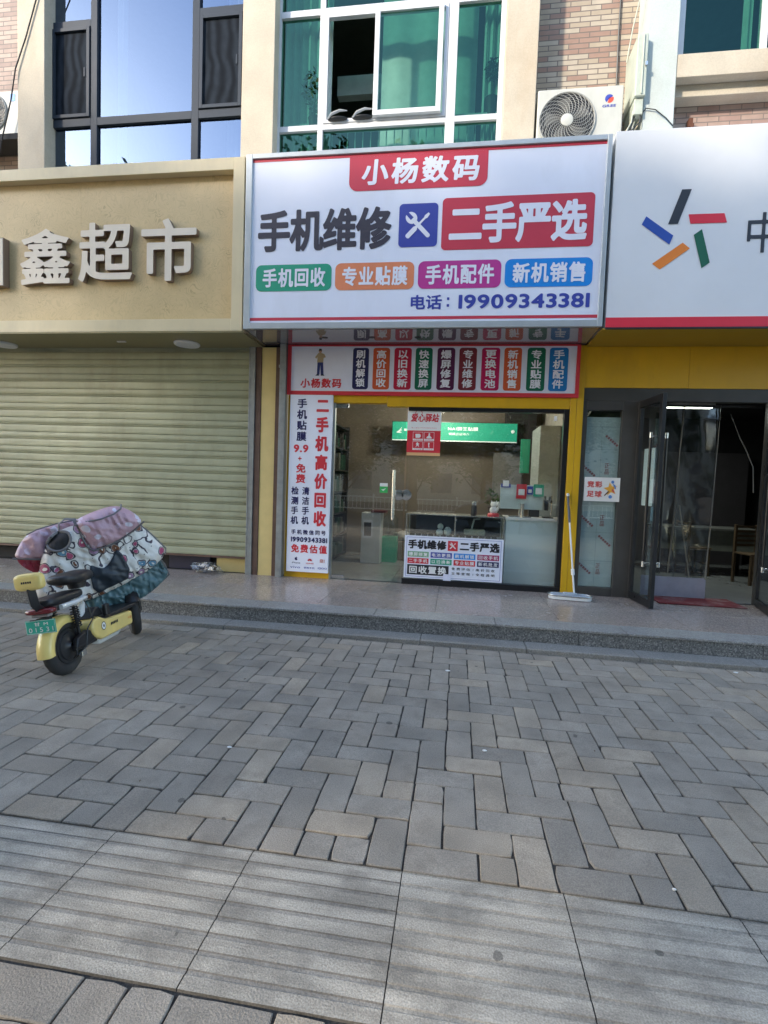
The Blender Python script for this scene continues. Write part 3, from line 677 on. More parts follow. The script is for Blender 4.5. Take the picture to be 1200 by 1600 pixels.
mb = MB().box(-2.63, 1.49, 6.02, 6.74, 5.25, 5.32); mb.box(-2.63, -2.60, 6.02, 6.74, 3.31, 5.25); mb.box(1.46, 1.49, 6.02, 6.74, 3.31, 5.25)
mb.build('casing', M['signframe'], s2)
MB().box(-2.56, 1.45, Y0, Y0 + .02, 3.36, 5.28).build('panel', M['signwhite'], s2)
mb = MB().flat([(-2.553, 5.236), (1.441, 5.236), (1.441, 5.269), (-2.553, 5.269)], Y0 - .003); mb.flat([(-2.553, 3.398), (1.441, 3.398), (1.441, 3.432), (-2.553, 3.432)], Y0 - .003)
mb.build('border_line', M['redsign'], s2)
tb = MB().flat(rrect(-1.385, .188, 4.856, 5.2355, .10, corners=(0, 0, 1, 1)), Y0 - .0035).build('name_tab', M['redsign'], s2)
letters('lettering', M['letterwhite'], tb, [dict(s='小杨数码', x0=-1.245, x1=.088, z0=4.915, z1=5.205, res=44, bold=.034, shear=.06, gap=.12)], Y0 - .007)
letters('title_lettering', M['ink'], s2, [dict(s='手机维修', x0=-2.475, x1=-.873, z0=4.197, z1=4.677, res=60, bold=.034, gap=-.02)], Y0 - .004)
tb = MB().flat(rrect(-.787, -.345, 4.21, 4.692, .045), Y0 - .0035).build('icon_tile', M['blue'], s2)
mb = MB(); wrench_driver(mb, -.566, 4.451, .42, Y0 - .007, 0); mb.build('tool_emblem', M['letterwhite'], tb)
tb = MB().flat(rrect(-.297, 1.350, 4.165, 4.737, .05), Y0 - .0035).build('title_block', M['redsign'], s2)
letters('lettering', M['letterwhite'], tb, [dict(s='二手严选', x0=-.215, x1=1.28, z0=4.23, z1=4.672, res=60, bold=.036, gap=-.02)], Y0 - .007)
for (a, b_, m, s_) in ((-2.49, -1.562, 'green', '手机回收'), (-1.518, -.592, 'orange', '专业贴膜'), (-.545, .385, 'magenta', '手机配件'), (.427, 1.365, 'azure', '新机销售')):
    tb = MB().flat(rrect(a, b_, 3.740, 4.048, .07), Y0 - .0035).build('service_badge', M[m], s2)
    letters('lettering', M['letterwhite'], tb, [dict(s=s_, x0=a + .085, x1=b_ - .075, z0=3.785, z1=4.005, res=36, bold=.03, gap=.06)], Y0 - .007)
mb = MB(); text(mb, '电话', -.618, -.262, 3.507, 3.672, Y0 - .004, 0, 36, .024)
for z in (3.535, 3.610): mb.flat([(-.205, z), (-.178, z), (-.178, z + .03), (-.205, z + .03)], Y0 - .004)
mb.build('phone_label', M['blue'], s2, fixn=False); mb = MB(); text(mb, '19909343381', -.073, 1.352, 3.510, 3.668, Y0 - .004, 0, 34, .028)
mb.build('phone_number', M['blue'], s2, fixn=False)
MB().box(-2.628, 1.49, 6.00, 6.72, 3.297, 3.31).build('soffit', M['glossceil'], s2)
for xx in (-1.72, -1.12, -.55): MB().lathe([(.035, 0), (.04, .002)], 20, Matrix.Translation((xx, 6.35, 3.293))).build('downlight', M['black'], s2)
recenter(s2, (-.57, 6.3, 3.3))

# lower board with ten service pills
Y1 = 6.655
s3 = thing('service_board', 'red bordered board of ten upright coloured pills under the large white sign', 'sign', (-.43, 6.67, 2.64))
MB().frame(-2.298, 1.435, 2.640, 3.292, .052, 6.645, 6.69, wt=.022, wb=.05, wr=.045).build('border', M['red'], s3, bev=.002)
MB().box(-2.25, 1.395, Y1, Y1 + .02, 2.68, 3.28).build('panel', M['lilac'], s3)
pills = [(-1.415, -1.205, 'navy', '刷机解锁'), (-1.147, -.93, 'pillorange', '高价回收'), (-.870, -.648, 'pillred', '以旧换新'), (-.596, -.380, 'pillgreen', '快速换屏'), (-.317, -.095, 'pillplum', '爆屏修复'),
         (-.041, .178, 'pillbrown', '专业维修'), (.240, .464, 'pillpink', '更换电池'), (.517, .731, 'pillorange', '新机销售'), (.799, 1.018, 'pillgreen', '专业贴膜'), (1.066, 1.290, 'pillblue', '手机配件')]
for a, b_, m, s_ in pills:
    tb = MB().flat(rrect(a, b_, 2.718, 3.250, .035), Y1 - .003).build('service_pill', M[m], s3)
    mb = MB(); text(mb, s_, a + .042, b_ - .042, 2.748, 3.222, Y1 - .006, 0, 26, .026, vertical=True, gap=.06); mb.build('lettering', M['letterwhite'], tb, fixn=False)
mb = MB(); text(mb, '小杨数码', -2.118, -1.565, 2.730, 2.855, Y1 - .003, 0, 32, .034, shear=.06, gap=.1); mb.build('name_lettering', M['red'], s3, fixn=False)
mb = MB()
cx = -1.86
mb.flat([(cx - .035, 2.905), (cx + .0, 2.905), (cx + .008, 3.03), (cx + .018, 2.905), (cx + .055, 2.905), (cx + .045, 3.07), (cx - .03, 3.07)], Y1 - .003, 0)
mb.flat([(cx - .035, 3.062), (cx + .046, 3.062), (cx + .05, 3.12), (cx + .08, 3.13), (cx + .06, 3.17), (cx + .02, 3.185), (cx - .02, 3.185), (cx - .065, 3.13), (cx - .05, 3.11), (cx - .032, 3.13)], Y1 - .004, 1)
mb.flat([(cx + .005 + .022 * math.cos(a), 3.208 + .026 * math.sin(a)) for a in np.linspace(0, 2 * PI, 13)[:-1]], Y1 - .005, 2)
mb.flat([(cx - .018, 3.212), (cx + .028, 3.212), (cx + .022, 3.238), (cx - .01, 3.240)], Y1 - .006, 3)
mb.flat([(cx - .055, 2.89), (cx - .005, 2.89), (cx - .008, 2.906), (cx - .04, 2.906)], Y1 - .004, 3); mb.flat([(cx + .018, 2.89), (cx + .07, 2.89), (cx + .055, 2.906), (cx + .02, 2.906)], Y1 - .004, 3)
mb.build('printed_figure', [M['jeans'], flatc('ink_shirt', (.42, .33, .2)), M['skin'], M['black2']], s3)
recenter(s3, (-.43, 6.67, 2.64))

# tall vertical poster
Y2 = 6.645
s4 = thing('vertical_poster', 'tall narrow white board with red and navy vertical writing beside the glass door', 'poster', (-1.95, 6.67, .268))
PX0, PX1, PZ0, PZ1 = -2.247, -1.668, .268, 2.638
MB().box(PX0, PX1, Y2, 6.69, PZ0, PZ1).build('panel', M['signwhite'], s4, bev=.003)
def pf(x, y):   # fractions of the poster: x from the left, y from the top
    return (PX0 + (PX1 - PX0) * x, PZ1 - (PZ1 - PZ0) * y)
mb = MB()
def ft(s, x0, x1, y0, y1, mi, bold=.03, vertical=False, res=26, **k):
    a = pf(x0, y1); b = pf(x1, y0); text(mb, s, a[0], b[0], a[1], b[1], Y2 - .003, mi, res, bold, vertical=vertical, **k)
ft('二手机高价回收', .62, .93, .028, .735, 1, .045, True, 36, gap=.22)
ft('手机贴膜', .17, .41, .022, .258, 0, .03, True, gap=.14)
ft('9.9', .11, .46, .278, .322, 1, .04, shear=.02)
ft('+', .22, .31, .345, .368, 1, .02)
ft('免费', .18, .41, .385, .495, 1, .03, True, gap=.12)
ft('检测手机', .08, .26, .515, .728, 0, .025, True, gap=.18); ft('清洁手机', .34, .52, .515, .728, 0, .025, True, gap=.18)
ft('手机微信同号', .10, .93, .758, .786, 0, .02, gap=.2, res=20); ft('19909343381', .10, .97, .800, .829, 0, .04, res=22)
ft('免费估值', .11, .97, .842, .890, 1, .035, gap=.15)
ft('iPhone', .14, .34, .943, .953, 0, .01, res=18); ft('HUAWEI', .48, .66, .945, .953, 1, .02, res=18); ft('vivo', .10, .34, .967, .980, 2, .01, res=18); ft('魅族手机', .43, .69, .969, .980, 2, .005, res=18); ft('iQOO', .76, .98, .968, .980, 2, .01, res=18)
# maker emblems: bitten apple, petals, square letters
def ap(fx, fy, P, mi, sc, dy=0): c = pf(fx, fy); mb.flat([(c[0] + x * sc, c[1] + z * sc) for x, z in P], Y2 - .003 - dy, mi)
apple = [(.42 * math.cos(a) * (1 + .08 * math.cos(2 * a)), .45 * math.sin(a) - .05 + (.07 if abs(math.cos(a)) > .5 and math.sin(a) > 0 else 0)) for a in np.linspace(PI / 2, 2.5 * PI, 25)[:-1]]
apple = [(x if not (x > .25 and -.12 < z < .22) else .22, z) for x, z in apple]
ap(.24, .925, apple, 0, .045); ap(.24, .925, [(0, .45), (.12, .5), (.2, .68), (.06, .62)], 0, .045)
for k in range(8):
    a = math.radians(12 + 156 * k / 7); ca_, sa_ = math.cos(a), math.sin(a)
    ap(.57, .935, [(ca_ * .12, sa_ * .12), (ca_ * .5 - sa_ * .13, sa_ * .5 + ca_ * .13), (ca_ * .95, sa_ * .95), (ca_ * .5 + sa_ * .13, sa_ * .5 - ca_ * .13)], 1, .042, .0002 * k)
def bar(cx, cy, x0, x1, z0, z1, mi): c = pf(cx, cy); mb.flat([(c[0] + x0, c[1] + z0), (c[0] + x1, c[1] + z0), (c[0] + x1, c[1] + z1), (c[0] + x0, c[1] + z1)], Y2 - .003, mi)
for q in ((-.04, -.032, -.022, .022), (-.032, -.008, .014, .022), (-.008, 0, -.022, .022), (-.024, -.016, -.022, .006), (.014, .022, -.022, .022)): bar(.88, .932, *q, 3)
mb.build('printed_writing', [M['navy'], M['red'], M['blue'], flatc('ink_orange_red', (.55, .12, .05))], s4, fixn=False)
recenter(s4, (-1.95, 6.67, .268))

# ------------------------------------------------------------------ repair shop: front and room
s5 = thing('repair_shopfront', 'yellow framed glass shopfront of the phone repair shop with a frameless glass door', 'shopfront', (-.3, 6.75, PZ))
mb = MB()
mb.box(-2.29, -1.665, 6.693, 6.78, PZ, .32); mb.box(-2.29, -2.249, 6.693, 6.78, .32, 2.64)
mb.box(-1.663, -.95, 6.68, 6.78, 2.545, 2.64); mb.box(-.947, 1.347, 6.68, 6.78, 2.505, 2.64)
mb.box(1.35, 1.424, 6.672, 6.80, PZ, 3.284); mb.box(1.427, 1.505, 6.672, 6.80, PZ, 3.284)
mb.box(-2.29, 1.345, 6.70, 6.8, 2.645, 3.29)
mb.build('yellow_surround', M['yellow'], s5, bev=.003)
mb = MB(); mb.box(-1.664, -1.640, 6.69, 6.76, PZ, 2.543); mb.build('door_jamb', M['silver'], s5)
mb = MB(); mb.box(1.285, 1.348, 6.69, 6.77, .262, 2.502); mb.box(-.675, 1.348, 6.685, 6.78, PZ, .260); mb.box(-.665, 1.284, 6.69, 6.77, 2.455, 2.503)
mb.build('black_frame', M['blackmetal'], s5, bev=.003)
MB().box(-1.63, -.69, 6.715, 6.727, PZ + .012, 2.535).build('glass_door', M['glass_shop'], s5)
gd = [c for c in s5.children if c.name.startswith('glass_door')][0]
mb = MB()
for z0, z1 in ((2.480, 2.538), (PZ + .006, .242)): mb.box(-1.635, -1.46, 6.705, 6.738, z0, z1)
mb.build('patch_fitting', M['steel'], gd, bev=.003)
mb = MB().box(-1.66, -1.40, 6.66, 6.69, PZ, PZ + .008).build('floor_plate', M['steel'], s5)
mb = MB()
for yy in (6.665, 6.777): mb.tube([(-.826, yy, 1.03), (-.826, yy, 1.68)], .016, 12)
for z in (1.14, 1.57): mb.tube([(-.826, 6.665, z), (-.826, 6.777, z)], .008, 8)
mb.build('handle', M['steel'], gd, smooth=True)
mb = MB()
mb.lathe([(.070, 0), (.070, .006), (.062, .009)], 32, Matrix.Translation((-.755, 6.713, 1.357)) @ Matrix.Rotation(PI / 2, 4, 'X')); mb.lathe([(.014, 0), (.014, .01)], 16, Matrix.Translation((-.755, 6.704, 1.357)) @ Matrix.Rotation(PI / 2, 4, 'X'))
mb.build('lock', M['steel'], gd, smooth=True)
o = MB().box(-.668, 1.284, 6.715, 6.725, .262, 2.454).build('fixed_pane', M['glass_shop'], s5)
mb = MB(); mb.lathe([(.068, 0), (.068, .006), (.06, .009)], 32, Matrix.Translation((-.655, 6.713, 1.36)) @ Matrix.Rotation(PI / 2, 4, 'X')); mb.build('lock_keep', M['steel'], o, smooth=True)
M['backwall'] = mat('brown_wall_board', (.15, .128, .10), rough=.6, nscale=2, amt=.2)
M['tile'] = mat('grey_floor_tile', (.25, .26, .26), rough=.18, nscale=2, amt=.1)
M['innerwall'] = mat('pale_inner_wall', (.42, .40, .35), rough=.7)
mb = MB().box(-2.4, 1.45, 9.5, 9.6, PZ, 3.1); mb.build('back_wall', M['backwall'], s5)
mb = MB().box(-2.45, -2.35, 6.80, 9.6, PZ, 3.1); mb.box(1.46, 1.50, 6.81, 9.6, PZ, 3.1); mb.build('side_wall', M['innerwall'], s5)
mb = MB().box(-2.4, 1.45, 6.80, 9.6, 3.02, 3.1); mb.build('ceiling', M['innerwall'], s5)
mb = MB()
for i in range(5):
    for j in range(4): mb.box(-2.36 + i * .77, -1.594 + i * .77, 6.79 + j * .7, 7.486 + j * .7, PZ - .015, PZ + .002)
mb.build('floor_tiles', M['tile'], s5)
recenter(s5, (-.3, 6.75, PZ))

# lit banner inside
b5 = thing('light_box', 'glowing green advertising light box hanging inside the repair shop', 'light box', (-.1, 9, 2.26))
mb = MB().box(-1.18, .985, 9.0, 9.08, 2.262, 2.605); mb.build('case', M['black'], b5)
M['lbgreen'] = mat('lit_green_film', (.01, .22, .13), emit=(.015, .42, .26), es=.13, nscale=1.2, amt=.3)
mb = MB().flat([(-1.165, 2.285), (.972, 2.285), (.972, 2.592), (-1.165, 2.592)], 8.996); mb.build('panel', M['lbgreen'], b5)
mb = MB().flat([(-1.165, 2.268), (.972, 2.268), (.972, 2.284), (-1.165, 2.284)], 8.996)
text(mb, 'NAI狮王贴膜', -.20, .22 + .10, 2.455, 2.52, 8.99, 0, 18, .025); text(mb, '钢膜运运得六', -.18, .17, 2.375, 2.42, 8.99, 0, 16, .01)
for k in range(4): mb.add([(-1.09 + .018 * k, 8.99 - .001 * k, 2.40 + .012 * k), (-1.0, 8.99 - .001 * k, 2.40 + .03 * k), (-1.0, 8.99 - .001 * k, 2.41 + .03 * k), (-1.09 + .018 * k, 8.99 - .001 * k, 2.42 + .012 * k)], [(0, 1, 2, 3)])
text(mb, '膜王', -.965, -.86, 2.43, 2.475, 8.99, 0, 14, .02)
M['lbwhite'] = mat('lit_white_film', (.6, .65, .62), emit=(.75, .9, .85), es=.12); mb.build('lettering', M['lbwhite'], b5, fixn=False)
mb = MB().ell((.90, 8.985, 2.455), (.03, .01, .03)); mb.build('light_spot', M['lbwhite'], b5)  # small glowing blob added as a spot of light, not a lamp
recenter(b5, (-.1, 9, 2.26))

def pbox(name, m, label, cat, x0, x1, y0, y1, z0, z1, bev=.005, **k):
    o = MB().box(x0, x1, y0, y1, z0, z1).build(name, m, bev=bev); return tag(o, label, cat, **k)
# showcase counter
sc = thing('glass_showcase', 'glass topped phone display case behind the shop window with a printed white front', 'display case', (0, 7.1, PZ))
M['counterwhite'] = mat('counter_laminate', (.62, .66, .72), rough=.35)
M['counterblue'] = mat('pale_counter_panel', (.60, .70, .70), rough=.25, nscale=1.3, amt=.08)
MB().box(-.66, .645, 6.86, 7.34, PZ + .004, .80).build('cabinet', M['counterwhite'], sc, bev=.004)
mb = MB(); mb.box(-.66, .645, 6.853, 7.34, 1.098, 1.112)
for a in (-.658, -.008, .628): mb.box(a, a + .016, 6.856, 6.872, .805, 1.098)
for a in (-.658, .628): mb.box(a, a + .016, 7.32, 7.336, .805, 1.098)
mb.build('black_edge', M['steel'], sc, bev=.002)
MB().box(-.642, .628, 6.862, 6.866, .81, 1.096).build('front_glass', M['glass_thin'], sc)
MB().box(-.642, .628, 7.325, 7.33, .81, 1.096).build('back_panel', M['roomdark'], sc)
recenter(sc, (0, 7.1, PZ))
# goods in the case
q = random.Random(11); ph = None
for k in range(14):
    xx = -.58 + .085 * k; m = [M['black'], M['white'], M['black'], M['counterblue']][k % 4]
    if ph is None:
        ph = thing('mobile_phone', 'x', 'phone', (xx, 6.97, .806)); MB().box(-.033, .033, -.07, .07, 0, .009).build('body', M['black'], ph, bev=.003); MB().flat([(-.03, -.06), (.03, -.06), (.03, .06), (-.03, .06)], 0).build('screen', M['blackmetal'], ph); ph.children[1].rotation_euler = (-PI / 2, 0, 0); ph.children[1].location = (0, 0, .0105); p_ = ph
    else: p_ = copy_tree(ph)
    p_.location = (xx, 6.96 + q.uniform(-.01, .02), .806); p_.rotation_euler = (.45, 0, q.uniform(-.15, .15)); p_['label'] = ('leftmost phone' if k == 0 else 'rightmost phone' if k == 13 else ('second third fourth fifth sixth seventh eighth ninth tenth eleventh twelfth thirteenth'.split()[k - 1] + ' phone from the left')) + ' in the row inside the glass display case'; p_['group'] = 'phones in the display case'
ds = thing('display_stand', 'cream moulded stand inside the right half of the glass display case', 'display stand', (.27, 7.0, .80))
MB().box(.12, .40, 6.93, 7.10, .845, .925).build('tray', M['render'], ds, bev=.02)
MB().tube([(.22, 7.0, .925), (.25, 7.02, 1.06), (.33, 7.03, 1.07)], .012).build('arm', M['white'], ds, smooth=True)
recenter(ds, (.27, 7.0, .80))
fg = MB(); fg.ell((-.21, 7.0, .86), (.05, .04, .05)); fg.ell((-.20, 7.0, .94), (.04, .035, .045)); fg.ell((-.10, 6.99, .88), (.05, .04, .065), T=None)
tag(fg.build('phone_holder', M['white'], smooth=True), 'small rounded white and grey phone holder in the left half of the display case', 'phone holder')
# printed poster on the case
Y3 = 6.700
cp = thing('counter_poster', 'landscape poster of repair services stuck low on the window in front of the display case', 'poster', (0, 6.7, .272))
CX0, CX1, CZ0, CZ1 = -.650, .624, .272, .832
MB().box(CX0, CX1, Y3, 6.7135, CZ0, CZ1).build('panel', M['signwhite'], cp)
mb = MB(); mats = [M['black2'], M['paper'], M['red'], M['blue'], flatc('ink_soft_green', (.22, .42, .25)), M['green'], M['azure'], M['navy'], flatc('ink_wine', (.38, .03, .12))]
def cf(x, y): return (CX0 + (CX1 - CX0) * x, CZ1 - (CZ1 - CZ0) * y)
def rect(x0, x1, y0, y1, mi, lay=1): a = cf(x0, y1); b = cf(x1, y0); mb.flat([(a[0], a[1]), (b[0], a[1]), (b[0], b[1]), (a[0], b[1])], Y3 - .0015 * lay, mi)
def ct(s, x0, x1, y0, y1, mi, lay=2, bold=.03, res=22, **k): a = cf(x0, y1); b = cf(x1, y0); text(mb, s, a[0], b[0], a[1], b[1], Y3 - .0015 * lay, mi, res, bold, **k)
for a in ((.02, .98, .035, .042), (.02, .98, .958, .965), (.02, .0235, .042, .958), (.9765, .98, .042, .958)): rect(*a, 3)
ct('手机维修', .035, .43, .09, .31, 0, bold=.045, gap=.03); ct('二手严选', .565, .965, .09, .31, 0, bold=.045, gap=.03)
rect(.445, .545, .085, .32, 2)
c_ = cf(.495, .2); wrench_driver(mb, c_[0], c_[1], .12, Y3 - .004, 1)
row = [('爆屏修复', 4, '电池更换', 3, '刷机解锁', 6, '回收手机', 8), ('二手手机', 2, '以旧换新', 5, '专业贴膜', 2, '新机批发', 7)]
for r_, R_ in enumerate(row):
    for k in range(4):
        x0 = .035 + k * .237; y0 = .37 + r_ * .155
        rect(x0, x0 + .218, y0, y0 + .13, R_[2 * k + 1]); ct(R_[2 * k], x0 + .012, x0 + .206, y0 + .02, y0 + .11, 1, bold=.015, res=18, gap=.12)
rect(.035, .462, .68, .92, 0); ct('回收置换', .055, .44, .71, .89, 1, bold=.03, gap=.1)
ct('免费评估', .49, .68, .70, .765, 0, bold=.01, res=16, gap=.25); ct('高价回收', .735, .925, .70, .765, 0, bold=.01, res=16, gap=.25)
ct('立等变现', .49, .68, .81, .875, 0, bold=.01, res=16, gap=.25); ct('全程透明', .735, .925, .81, .875, 0, bold=.01, res=16, gap=.25)
rect(.708, .711, .71, .76, 0); rect(.708, .711, .82, .87, 0)
mb.build('printed_writing', mats, cp, fixn=False)
recenter(cp, (0, 6.7, .272))
pbox('paper_slip', M['lilac'], 'small pale paper slip taped over the lower edge of the counter poster', 'paper', -.13, -.03, 6.690, 6.693, .225, .345, bev=0)
# white counter, right
wc = thing('white_counter', 'plain pale counter at the right end of the shop window', 'counter', (.98, 7.1, PZ))
MB().box(.655, 1.40, 6.87, 7.36, PZ + .004, 1.085).build('front_panel', M['counterblue'], wc, bev=.004); MB().box(.652, 1.41, 6.85, 7.38, 1.086, 1.118).build('worktop', M['white'], wc, bev=.004)
recenter(wc, (.98, 7.1, PZ))
# monitor with payment placards
mo = thing('desktop_monitor', 'white backed monitor standing on the pale counter with payment cards stuck on it', 'monitor', (.85, 6.97, 1.118))
MB().box(.572, 1.122, 6.93, 6.965, 1.225, 1.545).build('case', mat('monitor_back', (.55, .64, .62), rough=.4), mo, bev=.006)
mb = MB(); mb.box(.82, .87, 6.97, 7.0, 1.135, 1.30); mb.box(.70, .98, 6.90, 7.06, 1.119, 1.134); mb.build('stand', M['steel'], mo, bev=.003)
recenter(mo, (.85, 6.97, 1.118))
def placard(name, label, m, x0, x1, z0, z1, inner):
    t = thing(name, label, 'placard', ((x0 + x1) / 2, 6.91, z0), group='payment cards on the monitor'); MB().box(x0, x1, 6.905, 6.912, z0, z1).build('card', m, t, bev=.002)
    a = x0 + (x1 - x0) * .2; b = x1 - (x1 - x0) * .2; zc = z0 + (z1 - z0) * inner
    MB().box(a, b, 6.902, 6.9045, zc, zc + (b - a)).build('white_square', M['paper'], t); recenter(t, ((x0 + x1) / 2, 6.91, z0))
placard('payment_card', 'red payment card with a white square on the monitor top edge', M['red'], .775, .905, 1.365, 1.555, .25)
placard('payment_card', 'small blue payment card between the red and green cards', M['blue'], .912, .985, 1.425, 1.53, .2)
placard('payment_card', 'green payment card with a white square at the monitor right edge', M['green'], .992, 1.125, 1.40, 1.56, .2)
placard('payment_card', 'flat dark blue strip card at the upper left corner of the monitor', M['blue'], .572, .70, 1.505, 1.555, .3)
# small things on the counters
fgn = thing('cat_figurine', 'white beckoning cat figurine on a red base on the glass display case', 'figurine', (.50, 6.99, 1.112))
MB().lathe([(.075, 0), (.08, .03), (.06, .045)], 20, Matrix.Translation((.5, 6.99, 1.112))).build('base', M['red'], fgn, smooth=True)
mb = MB(); mb.ell((.5, 6.99, 1.195), (.055, .045, .055)); mb.ell((.5, 6.985, 1.272), (.046, .04, .038))
for s_ in (-1, 1): mb.add([(.5 + s_ * .015, 6.985, 1.300), (.5 + s_ * .043, 6.985, 1.29), (.5 + s_ * .034, 6.985, 1.33), (.5 + s_ * .03, 6.995, 1.297)], [(0, 1, 2), (0, 2, 3), (1, 3, 2), (0, 3, 1)])
mb.tube([(.545, 6.97, 1.2), (.562, 6.955, 1.25), (.55, 6.95, 1.31)], [.018, .015, .017]); mb.build('body', M['white'], fgn, smooth=True)
recenter(fgn, (.50, 6.99, 1.112))
def leafball(mb, c, r, n, size, seed, mi=0, squash=1.0, inner=.35):
    q = random.Random(seed)
    for _ in range(n):
        v = Vector((q.gauss(0, 1), q.gauss(0, 1), q.gauss(0, 1))).normalized() * (r * (inner + (1 - inner) * q.random() ** .5)); v.z *= squash
        p = Vector(c) + v; a = Vector((q.gauss(0, 1), q.gauss(0, 1), q.gauss(0, .6))).normalized(); b = a.cross(Vector((q.random() - .5, q.random() - .5, q.random() + .2))).normalized()
        s = size * q.uniform(.6, 1.3)
        mb.add([p - a * s, p + b * s * .45, p + a * s, p - b * s * .45], [(0, 1, 2, 3)], mi)
M['leaf'] = mat('leaf_green', (.05, .105, .025), rough=.6, nscale=3, amt=.35)
M['leafdark'] = mat('dark_leaf', (.022, .05, .016), rough=.6, nscale=3, amt=.35)
M['bark'] = mat('bark', (.09, .07, .055), rough=.9, fine=.3, nscale=4)
M['pot'] = mat('dark_pot', (.06, .03, .02), rough=.5)
pp = thing('potted_plant', 'small leafy plant in a dark pot beside the monitor', 'plant', (.485, 7.18, 1.112))
MB().lathe([(.04, 0), (.055, .12), (.06, .125)], 16, Matrix.Translation((.485, 7.18, 1.112))).build('pot', M['pot'], pp, smooth=True)
mb = MB(); leafball(mb, (.485, 7.18, 1.36), .11, 90, .035, 3, squash=1.3); mb.tube([(.485, 7.18, 1.23), (.485, 7.18, 1.40)], .006); mb.build('foliage', M['leaf'], pp, fixn=False)
recenter(pp, (.485, 7.18, 1.112))
bt = thing('glass_jar', 'dark lidded jar standing left on the glass display case', 'jar', (.24, 6.99, 1.112))
MB().lathe([(.035, 0), (.038, .01), (.038, .12), (.026, .14)], 18, Matrix.Translation((.24, 6.99, 1.112))).build('jar_body', M['black'], bt, smooth=True); MB().lathe([(.028, .14), (.03, .145), (.03, .185), (.02, .19)], 18, Matrix.Translation((.24, 6.99, 1.112))).build('lid', M['steel'], bt, smooth=True)
recenter(bt, (.24, 6.99, 1.112))
ms = thing('phone_microscope', 'repair microscope on a stand at the right end of the pale counter', 'microscope', (1.2, 7.02, 1.118))
MB().box(1.14, 1.27, 6.95, 7.08, 1.118, 1.135).build('base', M['black'], ms, bev=.004); MB().tube([(1.25, 7.05, 1.135), (1.25, 7.05, 1.42)], .012).build('column', M['steel'], ms)
mb = MB(); mb.tube([(1.18, 7.0, 1.22), (1.18, 7.0, 1.36)], [.025, .035]); mb.tube([(1.16, 6.97, 1.36), (1.15, 6.93, 1.40)], .014); mb.tube([(1.21, 6.97, 1.36), (1.21, 6.93, 1.40)], .014); mb.tube([(1.18, 7.0, 1.34), (1.25, 7.05, 1.34)], .02); mb.build('head', M['black'], ms, smooth=True)
recenter(ms, (1.2, 7.02, 1.118))
bx = MB().tube([(.86, 6.895, 1.119), (.86, 6.895, 1.26), (.86, 6.895, 1.30)], [.024, .022, .028], 16); tag(bx.build('tool_bottle', M['steel'], smooth=True), 'slim pale bottle standing before the monitor', 'bottle')
pbox('repair_device', M['black'], 'black box shaped device behind the right edge of the monitor', 'device', .98, 1.12, 7.16, 7.28, 1.119, 1.34, bev=.004)
# deeper in the room
pbox('tall_cabinet', mat('cabinet_grey', (.34, .37, .36), rough=.5), 'tall pale grey cabinet standing at the right of the room', 'cabinet', 1.16, 1.45, 7.7, 8.5, PZ + .003, 2.42)
pbox('wall_board', mat('grey_board', (.17, .17, .165), rough=.5), 'plain grey board leaning on the back wall behind the monitor', 'board', .62, 1.12, 9.30, 9.34, 1.3, 2.12)
pbox('wall_cabinet', M['roomdark'], 'dark hanging cabinet beside the green light box', 'cabinet', .80, 1.30, 9.1, 9.48, 2.15, 2.85)
pbox('small_screen_case', M['green'], 'narrow green packaged goods panel hanging near the tall cabinet', 'packaging', 1.0, 1.15, 8.6, 8.63, 1.75, 2.3)
ws = thing('water_dispenser', 'waist high pale grey water dispenser seen through the glass door', 'dispenser', (-1.36, 8.3, PZ))
MB().box(-1.52, -1.20, 8.20, 8.50, PZ + .003, 1.02).build('body', mat('dispenser_grey', (.50, .54, .56), rough=.35), ws, bev=.012)
MB().box(-1.49, -1.33, 8.19, 8.205, .60, .90).build('niche', M['counterwhite'], ws); MB().box(-1.47, -1.35, 8.185, 8.19, .64, .86).build('niche_recess', M['roomdark'], ws)
MB().box(-1.36, -1.12, 8.18, 8.42, 1.022, 1.06).build('lid', mat('dark_red_lid', (.10, .015, .015)), ws, bev=.006)
recenter(ws, (-1.36, 8.3, PZ))
o = MB().lathe([(.12, 0), (.13, .05), (.13, .3), (.05, .38), (.05, .42)], 20, Matrix.Translation((-1.08, 8.55, .62))).build('water_bottle', M['glass_thin'], smooth=True); tag(o, 'clear water barrel beside the dispenser', 'bottle')
pbox('bottle_stool', M['green'], 'low green stand under the water barrel', 'stool', -1.20, -.96, 8.43, 8.67, PZ + .003, .62)
pbox('cardboard_box', mat('cardboard', (.16, .13, .10), rough=.8), 'brown cardboard box on the floor beyond the glass door', 'box', -1.12, -.62, 8.7, 9.2, PZ + .003, .52)
mb = MB(); q = random.Random(8)
def crumple(c, r, seed, n=18, m=12, amp=.35):
    b = MB().ell(c, r, n, m); b.v = [tuple(Vector(c) + (Vector(v) - Vector(c)) * (1 + amp * mnoise.noise(Vector(v) * 11 + Vector((seed, 0, 0))) + amp * .5 * mnoise.noise(Vector(v) * 34))) for v in b.v]; return b
o = crumple((-.88, 8.85, .60), (.2, .12, .09), 4).build('plastic_bag', mat('cloudy_plastic', (.38, .38, .36), rough=.3), smooth=True); tag(o, 'crumpled pale plastic bag lying on the cardboard box', 'bag')
sv = thing('display_shelf', 'tall dark shelf of green packages along the left wall inside the shop', 'shelf', (-2.1, 8.4, PZ))
mb = MB(); mb.box(-2.34, -1.98, 7.5, 7.53, PZ, 2.5); mb.box(-2.34, -1.98, 9.2, 9.23, PZ, 2.5)
for k in range(7): mb.box(-2.34, -1.98, 7.53, 9.2, PZ + .02 + k * .37, PZ + .045 + k * .37)
mb.build('frame', M['roomdark'], sv)
mb = MB()
